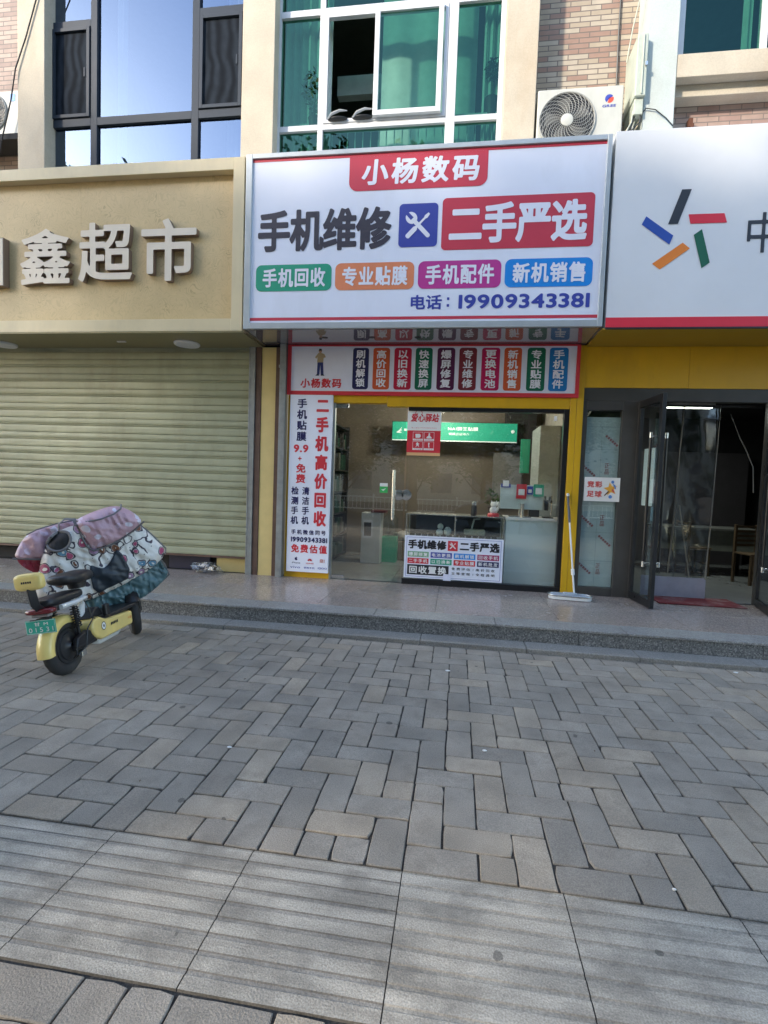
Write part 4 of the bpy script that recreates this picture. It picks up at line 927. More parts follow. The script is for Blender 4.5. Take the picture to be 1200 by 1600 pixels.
for k in range(6):
    y = 7.56
    while y < 9.1:
        w = q.uniform(.06, .13); h = q.uniform(.15, .3); mb.box(-2.3, -2.02, y, y + w, PZ + .047 + k * .37, PZ + .047 + k * .37 + h, q.choice([0, 0, 1, 2])); y += w + .015
mb.build('boxed_goods', [mat('pack_dark_green', (.01, .05, .035)), M['black'], mat('pack_grey', (.12, .13, .12))], sv)
recenter(sv, (-2.1, 8.4, PZ))

sl = thing('spot_lamp', 'small lit ceiling spot lamp above the green light box', 'lamp', (-.35, 8.2, 2.85))
MB().tube([(-.35, 8.2, 3.02), (-.35, 8.2, 2.92), (-.33, 8.17, 2.84)], [.012, .012, .035], 12).build('body', M['black'], sl, smooth=True)
MB().lathe([(.030, 0), (.030, .004)], 16, Matrix.Translation((-.328, 8.165, 2.832))).build('lit_face', mat('lit_lamp', (.8, .8, .8), emit=(1, .95, .85), es=6), sl); recenter(sl, (-.35, 8.2, 2.85))
ld = bpy.data.lights.new('spot_light', 'POINT'); ld.energy = 20; ld.color = (1, .93, .8); ld.shadow_soft_size = .12; lo = bpy.data.objects.new('spot_light', ld); COL.objects.link(lo); lo.location = (-.32, 8.1, 2.70)
# stickers and hanging poster on the glass
hp = thing('hanging_poster', 'white over red notice with four pictogram squares stuck at the top of the glass', 'poster', (-.455, 6.71, 1.885))
YP = 6.708
mb = MB(); mb.box(-.673, -.238, YP, YP + .004, 2.205, 2.512, 0); mb.box(-.673, -.238, YP, YP + .004, 1.92, 2.204, 1); mb.box(-.673, -.238, YP, YP + .004, 1.880, 1.919, 2)
mb.build('sheet', [M['paper'], M['red'], flatc('ink_peach', (.72, .42, .20))], hp)
mb = MB(); text(mb, '爱心驿站', -.635, -.275, 2.315, 2.425, YP - .002, 1, 26, .03, shear=.15)
mb.tube([(-.53 + .045 * math.cos(a), YP - .001, 2.42 + .05 * math.sin(a)) for a in np.linspace(0, PI, 9)], .0035, 5, 1)
text(mb, '爱心驿站户外劳动者服务站点', -.62, -.29, 2.232, 2.247, YP - .002, 1, 12, .0)
for i in range(2):
    for j in range(2):
        x0 = -.597 + i * .145; z0 = 1.952 + j * .122
        for qd in ((x0, x0 + .132, z0 + .108, z0 + .112), (x0, x0 + .132, z0, z0 + .024), (x0, x0 + .004, z0 + .024, z0 + .108), (x0 + .128, x0 + .132, z0 + .024, z0 + .108)): mb.flat([(qd[0], qd[2]), (qd[1], qd[2]), (qd[1], qd[3]), (qd[0], qd[3])], YP - .002, 0)
        text(mb, ('户外避暑', '应急充电', '热饭饮水', '休息如厕')[2 * j + i], x0 + .015, x0 + .118, z0 + .005, z0 + .019, YP - .0035, 1, 12, .0)
        cx, cz = x0 + .066, z0 + .066
        ico = [[(-.012, .03), (0, .035), (.008, .02), (.028, .012), (.01, .008), (.02, -.03), (.0, -.008), (-.03, -.03), (-.012, 0), (-.025, .01)], [(-.01, .03), (.012, .03), (.005, 0), (.01, -.03), (-.004, -.03), (-.008, 0)],
               [(-.035, .02), (.02, .022), (.035, .01), (.035, -.015), (.02, -.03), (-.03, -.03)], [(-.005, .035), (.012, .03), (.01, 0), (.035, -.025), (.03, -.035), (-.03, -.035), (-.035, -.02), (-.01, 0)]][2 * j + i]
        mb.flat([(cx + a, cz + b) for a, b in ico], YP - .002, 0)
mb.build('printed_marks', [M['paper'], M['red']], hp, fixn=False)
recenter(hp, (-.455, 6.71, 1.88))
gs = thing('door_sticker', 'small green and white square sticker on the glass door', 'sticker', (-.955, 6.71, 1.38))
mb = MB(); mb.box(-1.01, -.905, YP, YP + .003, 1.378, 1.46, 0); mb.box(-1.01, -.905, YP, YP + .003, 1.461, 1.505, 1); mb.build('sticker_sheet', [flatc('bright_green', (.05, .48, .12)), M['paper']], gs)
mb = MB().flat([(-.99, 1.42), (-.96, 1.40), (-.925, 1.44), (-.96, 1.425)], YP - .002); mb.build('mark', M['paper'], gs); recenter(gs, (-.955, 6.71, 1.378))
pbox('alarm_tag', M['paper'], 'tiny white tag at the upper right corner of the shop window', 'tag', 1.17, 1.205, 6.709, 6.713, 2.36, 2.42, bev=0)

# mop leaning on the yellow post
mp = thing('flat_mop', 'white flat mop with a grey grip leaning on the yellow post', 'mop', (1.40, 6.36, PZ))
T = Matrix.Translation((1.40, 6.36, PZ + .003)) @ Matrix.Rotation(math.radians(-6), 4, 'Z')
def stad(L, Wd, n=12): return [(L * sg_ + Wd * math.cos(a), Wd * math.sin(a)) for sg_, a0 in ((1, -PI / 2), (-1, PI / 2)) for a in np.linspace(a0, a0 + PI, n)]
def slab(mb, P, z0, z1, mi=0, T=T): n = len(P); mb.add([T @ Vector((x, y, z0)) for x, y in P] + [T @ Vector((x, y, z1)) for x, y in P], [tuple(range(n))[::-1], tuple(range(n, 2 * n))] + [(i, (i + 1) % n, n + (i + 1) % n, n + i) for i in range(n)], mi)
mb = MB(); slab(mb, stad(.165, .082), 0, .042); mb.build('base_plate', M['white'], mp, bev=.008)
mb = MB(); mb.tube([T @ Vector((x * 1.02, y * 1.02, .05)) for x, y in stad(.165, .08)] + [T @ Vector((.165, -.0816, .05))], .012, 8); mb.build('rim', M['steel'], mp, smooth=True)
mb = MB(); slab(mb, stad(.15, .06), .043, .052); slab(mb, stad(.05, .03), .052, .08); mb.build('head_plate', mat('blue_grey_plastic', (.42, .47, .52)), mp, bev=.004)
pA, pB = Vector((1.455, 6.385, PZ + .07)), Vector((1.372, 6.655, 1.46))
f = lambda t: pA.lerp(pB, t)
MB().tube([f(0), f(.72)], .0105, 12).build('pole', M['white'], mp, smooth=True); MB().tube([f(.70), f(.72), f(.97)], [.012, .016, .014], 12).build('grip', mat('grey_grip', (.09, .10, .12), rough=.5), mp, smooth=True)
MB().tube([f(.97), f(.985), f(1)], [.015, .02, .012], 12).build('hanging_tip', M['white'], mp, smooth=True); mb = MB().tube([f(.18), f(.24)], .022, 10); mb.build('collar', M['white'], mp, smooth=True)
recenter(mp, (1.40, 6.36, PZ))

# ------------------------------------------------------------------ lottery shop, right
s6 = thing('lottery_shop_sign', 'large plain white sign with a star of five coloured bars and a red lower edge', 'shop sign', (4, 6.3, 3.29))
MB().box(1.532, 8.5, 5.99, 6.74, 3.29, 5.362).build('light_box', mat('white_sign_fabric', (.74, .75, .76), rough=.5, nscale=.8, amt=.05, bump=.03, bscale=1.2), s6, bev=.004)
mb = MB().box(1.53, 8.5, 5.983, 5.989, 3.292, 3.397); mb.build('red_edge', M['logored'], s6)
for m, P in (('logoblack', [(2.227, 4.726), (2.323, 4.726), (2.207, 4.371), (2.109, 4.371)]), ('logored', [(2.307, 4.466), (2.660, 4.466), (2.691, 4.369), (2.332, 4.369)]), ('logoblue', [(1.884, 4.461), (2.168, 4.252), (2.135, 4.159), (1.843, 4.376)]),
             ('logorange', [(2.268, 4.175), (2.343, 4.113), (2.054, 3.900), (1.972, 3.962)]), ('loggreen', [(2.450, 4.309), (2.549, 3.962), (2.471, 3.904), (2.372, 4.252)])):
    MB().flat(P, 5.986).build('star_bar', M[m], s6)
letters('lettering', M['logoblack'], s6, [dict(s='中', x0=2.895, x1=3.205, z0=4.05, z1=4.462, res=50, bold=.006)], 5.986)
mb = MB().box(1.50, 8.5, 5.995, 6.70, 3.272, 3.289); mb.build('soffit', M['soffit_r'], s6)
o = MB().box(1.53, 8.5, 5.975, 5.992, 3.270, 3.289).build('dark_trim', M['black'], s6)
recenter(s6, (4, 6.3, 3.29))
s7 = thing('lottery_shopfront', 'dark framed shopfront with open double doors under a yellow fascia', 'shopfront', (3, 6.75, PZ))
mb = MB()
for xa, xb in ((1.507, 2.70), (2.703, 3.92), (3.923, 5.14), (5.143, 8.5)): mb.box(xa, xb, 6.685, 6.80, 2.772, 3.271)
mb.build('yellow_fascia', M['yellow'], s7, bev=.002)
mb = MB(); mb.box(1.508, 8.5, 6.69, 6.79, 2.615, 2.770); mb.box(1.508, 1.560, 6.69, 6.79, PZ, 2.614); mb.box(1.561, 1.975, 6.69, 6.79, PZ, .292)
mb.box(1.976, 2.165, 6.69, 6.79, PZ, 2.614); mb.box(2.155, 2.168, 6.665, 6.69, PZ, 2.614); mb.box(3.63, 3.75, 6.69, 6.79, PZ, 2.614); mb.box(1.561, 1.975, 6.69, 6.79, 2.50, 2.614)
mb.build('frame', M['bronze'], s7, bev=.003)
MB().box(1.561, 1.975, 6.735, 6.741, .293, 2.499).build('sidelight_pane', M['glass_shop'], s7)
M['film'] = mat('protective_film', (.40, .50, .50), rough=.25, nscale=2, amt=.10, bump=.12, bscale=8)
fl = MB().box(1.575, 1.972, 6.744, 6.750, .295, 2.42).build('protective_film', M['film'], s7)
mb = MB(); yy = 6.7435
for z in (.62, .98, 1.36, 1.62, 2.02, 2.3): mb.box(1.577, 1.970, yy - .0005, yy, z, z + .003, 0)
mb.box(1.76, 1.763, yy - .0005, yy, .3, 2.3, 0)
mb.build('film_creases', mat('film_line', (.18, .24, .25)), fl)
mb = MB(); 
for (cx, cz) in ((1.84, 1.78), (1.82, 1.13), (1.80, .52)): text(mb, '正品', cx - .03, cx + .03, cz - .07, cz + .07, 6.7325, 0, 14, .01, vertical=True)
def diag(cx, cz, L=.20):
    a = Vector((cx, 0, cz)); d_ = Vector((.75, 0, -.66)); n_ = Vector((.66, 0, .75))
    for k in range(6):
        c = a + d_ * (k - 2.5) * L / 6; mb.flat([((c + d_ * sx_ * .012 + n_ * sz_ * .014).x, (c + d_ * sx_ * .012 + n_ * sz_ * .014).z) for sx_, sz_ in ((-1, -1), (1, -1), (1, 1), (-1, 1))], 6.7325, 0)
for c in ((1.88, 2.13), (1.63, 1.75), (1.64, 1.12), (1.86, .88), (1.64, .52)): diag(*c)
mb.build('film_print', mat('faded_red_print', (.22, .10, .10)), fl, fixn=False)
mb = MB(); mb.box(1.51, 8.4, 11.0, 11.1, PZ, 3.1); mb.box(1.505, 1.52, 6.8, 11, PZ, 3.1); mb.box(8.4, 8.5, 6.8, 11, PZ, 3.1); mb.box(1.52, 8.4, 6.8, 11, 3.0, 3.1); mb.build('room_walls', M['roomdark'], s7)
MB().box(1.52, 8.4, 6.795, 11, PZ - .01, PZ + .003).build('room_floor', M['tile'], s7)
MB().box(3.751, 8.5, 6.70, 6.79, PZ, 2.614).build('side_glazing', M['bronze'], s7)
def leaf(hx, hy, ang, name, lab, flip=1):
    T = Matrix.Translation((hx, hy, 0)) @ Matrix.Rotation(math.radians(ang), 4, 'Z'); Lf = .60
    mb = MB(); z0, z1 = PZ + .012, 2.608
    for a in ((0, .05, z0, z1), (Lf - .065, Lf, z0, z1), (.05, Lf - .065, z0, z0 + .085), (.05, Lf - .065, z1 - .085, z1)): mb.box(a[0], a[1], -.022, .022, a[2], a[3], T=T)
    o = mb.build(name, M['blackmetal'], s7, bev=.003); tag(o, lab)
    MB().box(.05, Lf - .065, -.003, .003, z0 + .085, z1 - .085, T=T).build('glass', M['glass_shop'], o)
    mb = MB()
    for s in (-1, 1):
        mb.tube([T @ Vector((Lf - .09, s * .085, .72)), T @ Vector((Lf - .09, s * .085, 2.12))], .016, 10)
        for z in (.70, 2.14): MB().tube([T @ Vector((Lf - .09, s * .024, z)), T @ Vector((Lf - .09, s * .098, z))], .010, 8).build('handle_bracket', M['steel'], o, smooth=True)
        for z in (.66, 2.12): MB().tube([T @ Vector((Lf - .09, s * .085, z)), T @ Vector((Lf - .09, s * .085, z + .06))], .0175, 10).build('handle_end', M['steel'], o, smooth=True)
    h = mb.build('pull_handle', M['blackmetal'], o, smooth=True)
    return T, o
TL_, lf1 = leaf(2.178, 6.672, -85.4, 'door_leaf', 'left glass door leaf standing open')
mb = MB(); mb.box(.16, .44, .004, .007, 1.35, 2.02, 0, T=TL_); mb.build('white_notice', M['counterblue'], lf1)
mb = MB(); mb.box(.42, .52, .004, .0075, 1.18, 1.34, 0, T=TL_); mb.build('blue_notice', mat('blue_print', (.12, .22, .30)), lf1)
leaf(3.62, 6.672, -105, 'door_leaf', 'right glass door leaf cut by the picture edge')
recenter(s7, (3, 6.75, PZ))
# football lottery sticker
fs_ = thing('football_sticker', 'white landscape sticker with red characters and a football star on the filmed sidelight', 'sticker', (1.785, 6.73, 1.38))
MB().box(1.572, 1.993, 6.684, 6.6875, 1.375, 1.672).build('sheet', M['paper'], fs_)
mb = MB(); text(mb, '竞彩', 1.605, 1.785, 1.545, 1.625, 6.682, 0, 24, .04, gap=.1); text(mb, '足球', 1.605, 1.785, 1.425, 1.505, 6.682, 0, 24, .04, gap=.1)
cx, cz = 1.885, 1.53
st_ = [(cx + (.085 if k % 2 == 0 else .038) * math.cos(math.radians(90 + 36 * k + 10)), cz + (.085 if k % 2 == 0 else .038) * math.sin(math.radians(90 + 36 * k + 10))) for k in range(10)]
mb.flat(st_, 6.682, 1); mb.flat([(cx + .02 + .018 * math.cos(a), 1.618 + .02 * math.sin(a)) for a in np.linspace(0, 2 * PI, 13)[:-1]], 6.681, 2)
mb.flat([(cx + .02, 1.60), (cx + .055, 1.58), (cx + .065, 1.53), (cx + .05, 1.535), (cx + .035, 1.565)], 6.681, 2); mb.flat([(cx + .02, 1.54), (cx + .05, 1.50), (cx + .045, 1.485), (cx + .01, 1.51)], 6.681, 0)
mb.flat([(cx - .01, 1.50), (cx - .07, 1.44), (cx - .075, 1.452), (cx - .03, 1.505)], 6.681, 3); mb.flat([(cx + .0 + .022 * math.cos(a), 1.435 + .022 * math.sin(a)) for a in np.linspace(0, 2 * PI, 13)[:-1]], 6.681, 2)
mb.build('printed_marks', [flatc('ink_light_red', (.62, .10, .09)), flatc('ink_gold', (.80, .40, .05)), flatc('ink_sky', (.10, .25, .60)), M['rust']], fs_, fixn=False)
recenter(fs_, (1.785, 6.73, 1.375))
# PVC strip curtain
M['pvc'] = glass('clear_pvc', (.62, .64, .62), gloss=.05, rough=.12, wob=.45, wscale=2.5, edge=.8)
M['pvcseam'] = mat('cloudy_pvc', (.17, .17, .16), rough=.35)
pc = thing('strip_curtain', 'clear plastic strip curtain hanging in the lottery shop doorway', 'curtain', (2.8, 6.84, PZ))
def strip(x0, x1, ph_, z0=.46):
    mb = MB(); n = 26; mcol = 7; vs = []
    for i in range(n + 1):
        z = z0 + (2.6 - z0) * i / n
        for k in range(mcol + 1):
            t = k / mcol; vs.append((x0 + (x1 - x0) * t + .01 * math.sin(z * 2 + ph_), 6.85 + .018 * math.sin(z * 3.1 + ph_ + t * 4) + .012 * mnoise.noise(Vector((t * 3, z * 3, ph_))), z))
    mb.add(vs, [(i * (mcol + 1) + k, i * (mcol + 1) + k + 1, (i + 1) * (mcol + 1) + k + 1, (i + 1) * (mcol + 1) + k) for i in range(n) for k in range(mcol)])
    return mb.build('strip', M['pvc'], pc, smooth=True)
strip(2.36, 2.74, 0); strip(2.72, 3.14, 1.7)
mb = MB(); mb.tube([(2.735, 6.83, 2.6), (2.715, 6.83, 2.0), (2.70, 6.83, 1.2), (2.66, 6.82, .5)], [.02, .018, .028, .026], 6, sq=.2); mb.tube([(3.15, 6.83, 2.6), (3.14, 6.83, 2.0), (3.13, 6.83, 1.2), (3.10, 6.82, .45)], [.008, .012, .015, .018], 6, sq=.3)
mb.tube([(3.28, 6.86, 2.5), (3.40, 6.86, 2.22), (3.50, 6.88, 2.05), (3.575, 6.86, 1.86), (3.60, 6.86, 1.55)], [.006, .012, .014, .014, .014], 6, sq=.3)
mb.build('seam', M['pvcseam'], pc, smooth=True)
MB().box(2.36, 3.125, 6.845, 6.855, PZ + .02, .46).build('lower_band', mat('lilac_pvc', (.24, .24, .29), rough=.4), pc)
mb = MB().box(2.33, 3.62, 6.83, 6.86, 2.575, 2.6); mb.build('hanging_rail', M['black'], pc)
recenter(pc, (2.8, 6.84, PZ))
M['mat'] = mat('red_door_mat', (.15, .014, .016), rough=.95, fine=.4, stain=(.35, .3, .28), stainamt=.5, stainscale=6)
o = MB().box(2.45, 3.42, 6.45, 6.93, PZ + .004, PZ + .014).build('door_mat', M['mat'], bev=.003); tag(o, 'thin worn red door mat on the granite before the open doors', 'mat')
M['tube'] = mat('lit_tube', (.8, .8, .8), emit=(.95, 1, .88), es=5)
fl_ = thing('ceiling_light', 'lit fluorescent ceiling light inside the lottery shop', 'lamp', (3.5, 8.5, 2.82))
MB().box(3.16, 3.82, 8.45, 8.62, 2.86, 2.90).build('housing', M['white'], fl_); mb = MB()
for k in range(2): mb.tube([(3.18, 8.5 + .07 * k, 2.84), (3.80, 8.5 + .07 * k, 2.84)], .014, 8)
mb.build('lit_tubes', M['tube'], fl_); ld = bpy.data.lights.new('tube_light', 'AREA'); ld.shape = 'RECTANGLE'; ld.size = .62; ld.size_y = .1; ld.energy = 5; ld.color = (.9, 1, .92); lo = bpy.data.objects.new('tube_light', ld); COL.objects.link(lo); lo.location = (3.5, 8.53, 2.80); recenter(fl_, (3.5, 8.5, 2.82))
M['wood'] = mat('light_wood', (.12, .08, .045), rough=.5, nscale=4, amt=.2)
def chair(label, loc, rz, backrest=True):
    t = thing('wooden_chair', label, 'chair', (0, 0, 0), group='wooden chairs in the lottery shop')
    for sx in (-1, 1):
        for sy in (-1, 1):
            MB().box(sx * .17 - .018, sx * .17 + .018, sy * .17 - .018, sy * .17 + .018, 0, .44 if sy < 0 or not backrest else .88).build('leg', M['wood'], t, bev=.003)
    MB().box(-.20, .20, -.20, .15, .441, .465).build('seat', M['wood'], t, bev=.006)
    mb = MB()
    for z in (.55, .62, .69, .76, .83): mb.box(-.15, .15, .162, .178, z, z + .035)
    mb.build('backrest', M['wood'], t, bev=.002)
    mb = MB(); mb.box(-.15, .15, -.178, -.162, .18, .21); mb.build('stretcher', M['wood'], t)
    t.location = loc; t.rotation_euler = (0, 0, rz); return t
chair('light wooden chair with a slatted back facing out inside the dark shop', (4.45, 8.35, PZ + .003), math.radians(12))
chair('wooden chair turned away, further left beside the dark table', (3.86, 9.0, PZ + .003), math.radians(100))
tt = thing('table', 'dark desk with a pale edge in the back of the lottery shop', 'table', (4.1, 9.2, PZ))
MB().box(3.3, 4.9, 8.9, 9.6, .93, .97).build('tabletop', mat('grey_top', (.13, .13, .12)), tt, bev=.004); MB().box(3.3, 4.9, 8.95, 8.98, .60, .929).build('modesty_panel', M['room'], tt)
for a in (3.35, 4.8):
    for b_ in (9.0, 9.5): MB().box(a, a + .05, b_, b_ + .05, PZ, .929).build('leg', M['black'], tt)
recenter(tt, (4.1, 9.2, PZ))
bk = MB().tube([(2.98, 7.4, 1.35), (3.15, 7.35, .35)], .010, 8); bk.box(3.06, 3.24, 7.28, 7.42, PZ + .004, .30); tag(bk.build('broom', M['render'], smooth=False), 'long handled broom seen behind the clear strip curtain', 'broom')
pbox('filing_cabinet', mat('cabinet_dark', (.05, .045, .05)), 'dark shelf unit on the rear wall of the lottery shop', 'cabinet', 3.2, 5.4, 10.5, 10.9, PZ + .004, 2.3)

# ------------------------------------------------------------------ things on the upper wall
def aircon(label, x0, x1, z0, z1, yf, fcx, fcz, fr, logo):
    t = thing('air_conditioner', label, 'air conditioner', ((x0 + x1) / 2, yf + .15, z0), group='outdoor air conditioner units')
    mb = MB().box(x0, x1, yf, yf + .30, z0, z1)
    mb.build('casing', M['offwhite'], t, bev=.012)
    mb = MB(); mb.lathe([(fr, 0), (fr, .004)], 48, Matrix.Translation((fcx, yf - .002, fcz)) @ Matrix.Rotation(PI / 2, 4, 'X')); mb.build('fan_opening', M['black'], t)
    mb = MB()
    for k in range(5):
        a0 = 2 * PI * k / 5
        mb.add([(fcx + .05 * math.cos(a0), yf - .009, fcz + .05 * math.sin(a0)), (fcx + fr * .85 * math.cos(a0 + .2), yf - .009, fcz + fr * .85 * math.sin(a0 + .2)), (fcx + fr * .8 * math.cos(a0 + .85), yf - .007, fcz + fr * .8 * math.sin(a0 + .85))], [(0, 1, 2)])
    mb.build('fan_blades', mat('fan_grey', (.16, .16, .15)), t)
    mb = MB()
    for k in range(11):
        r = fr * (.25 + .07 * k); mb.tube([(fcx + r * math.cos(a), yf - .014, fcz + r * math.sin(a)) for a in np.linspace(0, 2 * PI, 41)], .0018, 4, cap=False)
    for k in range(26):
        a0 = 2 * PI * k / 26; mb.tube([(fcx + fr * s * math.cos(a0 + 1.0 * s * s), yf - .018, fcz + fr * s * math.sin(a0 + 1.0 * s * s)) for s in np.linspace(.2, 1, 8)], .0034, 4, cap=False)
    mb.tube([(fcx + fr * math.cos(a), yf - .010, fcz + fr * math.sin(a)) for a in np.linspace(0, 2 * PI, 49)], .010, 6, cap=False)
    mb.build('grille', mat('grille_grey', (.36, .36, .33)), t, fixn=False)
    MB().lathe([(fr * .22, 0), (fr * .22, .012), (fr * .19, .016)], 28, Matrix.Translation((fcx, yf - .012, fcz)) @ Matrix.Rotation(PI / 2, 4, 'X')).build('hub', M['offwhite'], t, smooth=True)
    if logo:
        lx, lz = logo; mb = MB(); text(mb, 'GREE', lx - .075, lx + .075, lz - .095, lz - .065, yf - .002, 0, 22, .03, shear=.1)
        R = .048
        mb.flat([(lx + R * math.cos(a), lz + R * math.sin(a)) for a in np.linspace(.6, PI + .9, 14)] + [(lx - .01, lz - .01)], yf - .002, 0); mb.flat([(lx + R * math.cos(a), lz + R * math.sin(a)) for a in np.linspace(-PI + 1.2, .35, 12)] + [(lx + .008, lz + .012), (lx - .005, lz + .005)], yf - .002, 1)
        mb.build('maker_badge', [M['blue'], flatc('badge_orange', (.75, .08, .04))], t, fixn=False)
    return t
t = aircon('pale air conditioner unit on the tan brick between two pilasters', .745, 1.70, 5.40, 6.165, 6.44, 1.082, 5.80, .315, (1.545, 6.02)); recenter(t, (1.2, 6.59, 5.40))
t = aircon('air conditioner unit cut by the left picture edge behind a cable', -7.14, -6.16, 6.10, 6.685, 6.50, -6.60, 6.41, .258, None)
mb = MB().flat([(-6.29, 6.54), (-6.21, 6.54), (-6.21, 6.64), (-6.29, 6.64)], 6.497); mb.build('energy_label', M['azure'], t); recenter(t, (-6.65, 6.65, 6.10))
o = thing('junction_box', 'pale grey green electrical box fixed to the left side of the white pilaster', 'electrical box', (1.85, 6.6, 5.95))
M['boxpaint'] = mat('box_paint', (.46, .50, .42), rough=.45, stain=(.35, .33, .25), stainamt=.3, stainscale=4)
MB().box(1.80, 1.918, 6.37, 6.80, 5.98, 6.66).build('housing', M['boxpaint'], o, bev=.012); MB().box(1.86, 1.872, 6.355, 6.369, 6.0, 6.64).build('lid_flange', M['boxpaint'], o, bev=.003)
MB().box(1.89, 1.915, 6.352, 6.369, 6.30, 6.34).build('latch', M['steel'], o); MB().box(1.81, 1.905, 6.40, 6.76, 5.80, 5.975).build('cable_cover', M['boxpaint'], o, bev=.006)
recenter(o, (1.85, 6.6, 5.95))
q = random.Random(21)
mb = MB()
for k in range(9):
    x = 1.81 + .012 * k; y = 6.40 + q.random() * .2; mb.tube([(x, y, 5.86), (x - .03 + q.uniform(-.03, .03), y - .02, 5.72), (x - .09 + q.uniform(-.04, .04), y - .03, 5.60), (x - .14 + q.uniform(-.05, .05), y - .02, 5.40)], .007, 6, k % 3)
tag(mb.build('cable_bundle', [M['boxpaint'], M['black'], mat('cable_beige', (.45, .38, .24))]), 'bundle of loose cables hanging below the electrical box', 'cables')
def wire(pts, r, lab, m='black'):
    P = []
    for a, b, s in pts:
        pass
    return tag(MB().tube([p for p in pts], r, 6).build('cable', M[m], smooth=True), lab, 'cable')
wire([(1.70, 6.78, 9.5), (1.69, 6.78, 7.0), (1.695, 6.77, 6.4), (1.71, 6.76, 6.1)], .010, 'black cable running down the tan brick beside the electrical box')
wire([(1.86, 6.5, 5.80), (1.95, 6.43, 5.88), (2.05, 6.43, 5.86), (2.17, 6.43, 5.76), (2.25, 6.43, 5.67)], .006, 'thin cable arching over the foot of the white pilaster')
wire([(-5.55, 6.42, 8.4), (-5.78, 6.43, 7.9), (-5.98, 6.43, 7.3), (-6.13, 6.42, 6.9), (-6.20, 6.42, 6.5), (-6.34, 6.42, 6.0), (-6.45, 6.45, 5.6)], .009, 'dark cable sagging across the left pilaster past the air conditioner')
wire([(1.90, 6.36, 7.6), (1.80, 6.6, 6.9), (1.78, 6.7, 6.6)], .008, 'pale conduit entering the top of the electrical box', 'boxpaint')
br_ = MB(); br_.box(2.505, 2.55, 6.66, 6.735, 5.80, 5.90); br_.box(2.515, 2.54, 6.60, 6.735, 5.70, 5.80); br_.box(2.67, 2.72, 6.70, 6.737, 5.74, 5.765)
tag(br_.build('rusty_bracket', mat('rust', (.12, .045, .025), rough=.9), bev=.003), 'small rusty bracket stuck in the pink brick under the right window', 'bracket')
for i, (xx, lab) in enumerate(((-1.72, 'left dark slipper with pale straps drying on the open window ledge'), (-1.40, 'right dark slipper with pale straps drying on the open window ledge'))):
    t = thing('slipper', lab, 'slipper', (xx, 6.55, 6.06), group='slippers on the window ledge')
    mb = MB().ell((xx + .02, 6.58, 6.085), (.13, .05, .022)); mb.build('sole', M['black'], t, smooth=True)
    mb = MB(); mb.tube([(xx - .10, 6.545, 6.07), (xx - .04, 6.53, 6.12), (xx + .06, 6.53, 6.155), (xx + .15, 6.55, 6.16)], [.008, .022, .018, .006], 8, sq=.6); mb.build('strap', M['white'], t, smooth=True); recenter(t, (xx, 6.55, 6.06))
for (xx, zz, n_, sd, lab) in ((-2.05, 6.42, 260, 5, 'leafy houseplant behind the left green pane of the white window'), (.22, 6.52, 120, 6, 'houseplant behind the right green pane of the white window')):
    t = thing('houseplant', lab, 'plant', (xx, 6.77, 5.98), group='houseplants on the upper window')
    mb = MB(); leafball(mb, (xx, 6.76, zz + .15), .17 if n_ > 200 else .09, n_, .035, sd, squash=1.6); mb.tube([(xx, 6.76, zz - .25), (xx, 6.76, zz + .2)], .008); mb.build('foliage', M['leaf'], t, fixn=False)
    MB().lathe([(.06, zz - .42), (.085, zz - .2), (.09, zz - .19)], 16, Matrix.Translation((xx, 6.76, 0))).build('pot', M['pot'], t, smooth=True); recenter(t, (xx, 6.77, 5.98))

# ------------------------------------------------------------------ litter and bag
o = crumple((-3.38, 6.60, PZ + .065), (.21, .12, .07), 2, 26, 16, .8).build('plastic_bag', glass('bag_film', (.75, .76, .76), gloss=.12, rough=.25, wob=.8, wscale=18), smooth=True); tag(o, 'crumpled clear plastic bag on the granite under the shutter edge', 'bag')
for (x, y, s, lab) in ((-.01, 4.11, .022, 'tiny white paper scrap on the paving in front of the glass door'), (.22, 2.89, .014, 'smallest pale scrap on the paving in the middle'), (2.41, 4.65, .02, 'tiny white scrap by the kerb step at the right'), (-1.19, 2.63, .015, 'tiny white scrap on the dark paver left of the middle'), (.88, 2.0, .008, 'tiny pale pebble lying on the grooved guide strip')):
    mb = MB().ell((x, y, .006), (s, s * .6, .005), 7, 5); tag(mb.build('litter_scrap', M['paper']), lab, 'litter', 'litter on the paving')
q = random.Random(31)
mb = MB()
for k in range(46):
    x = q.uniform(-4.5, 3); y = 4.75 - abs(q.gauss(0, .03)) if q.random() < .6 else q.uniform(1.5, 4.7); s = q.uniform(.006, .014); a = q.random() * 6
    mb.add([(x + s * math.cos(a), y + s * math.sin(a), .004), (x - s * .4 * math.sin(a), y + s * .4 * math.cos(a), .007), (x - s * math.cos(a), y - s * math.sin(a), .004), (x + s * .4 * math.sin(a), y - s * .4 * math.cos(a), .005)], [(0, 1, 2, 3)])
tag(mb.build('fallen_leaf_bits', mat('dry_leaf', (.10, .07, .035), rough=.9), fixn=False), 'scattered dry leaf bits on the paving and along the kerb step', 'leaf litter', kind='stuff')

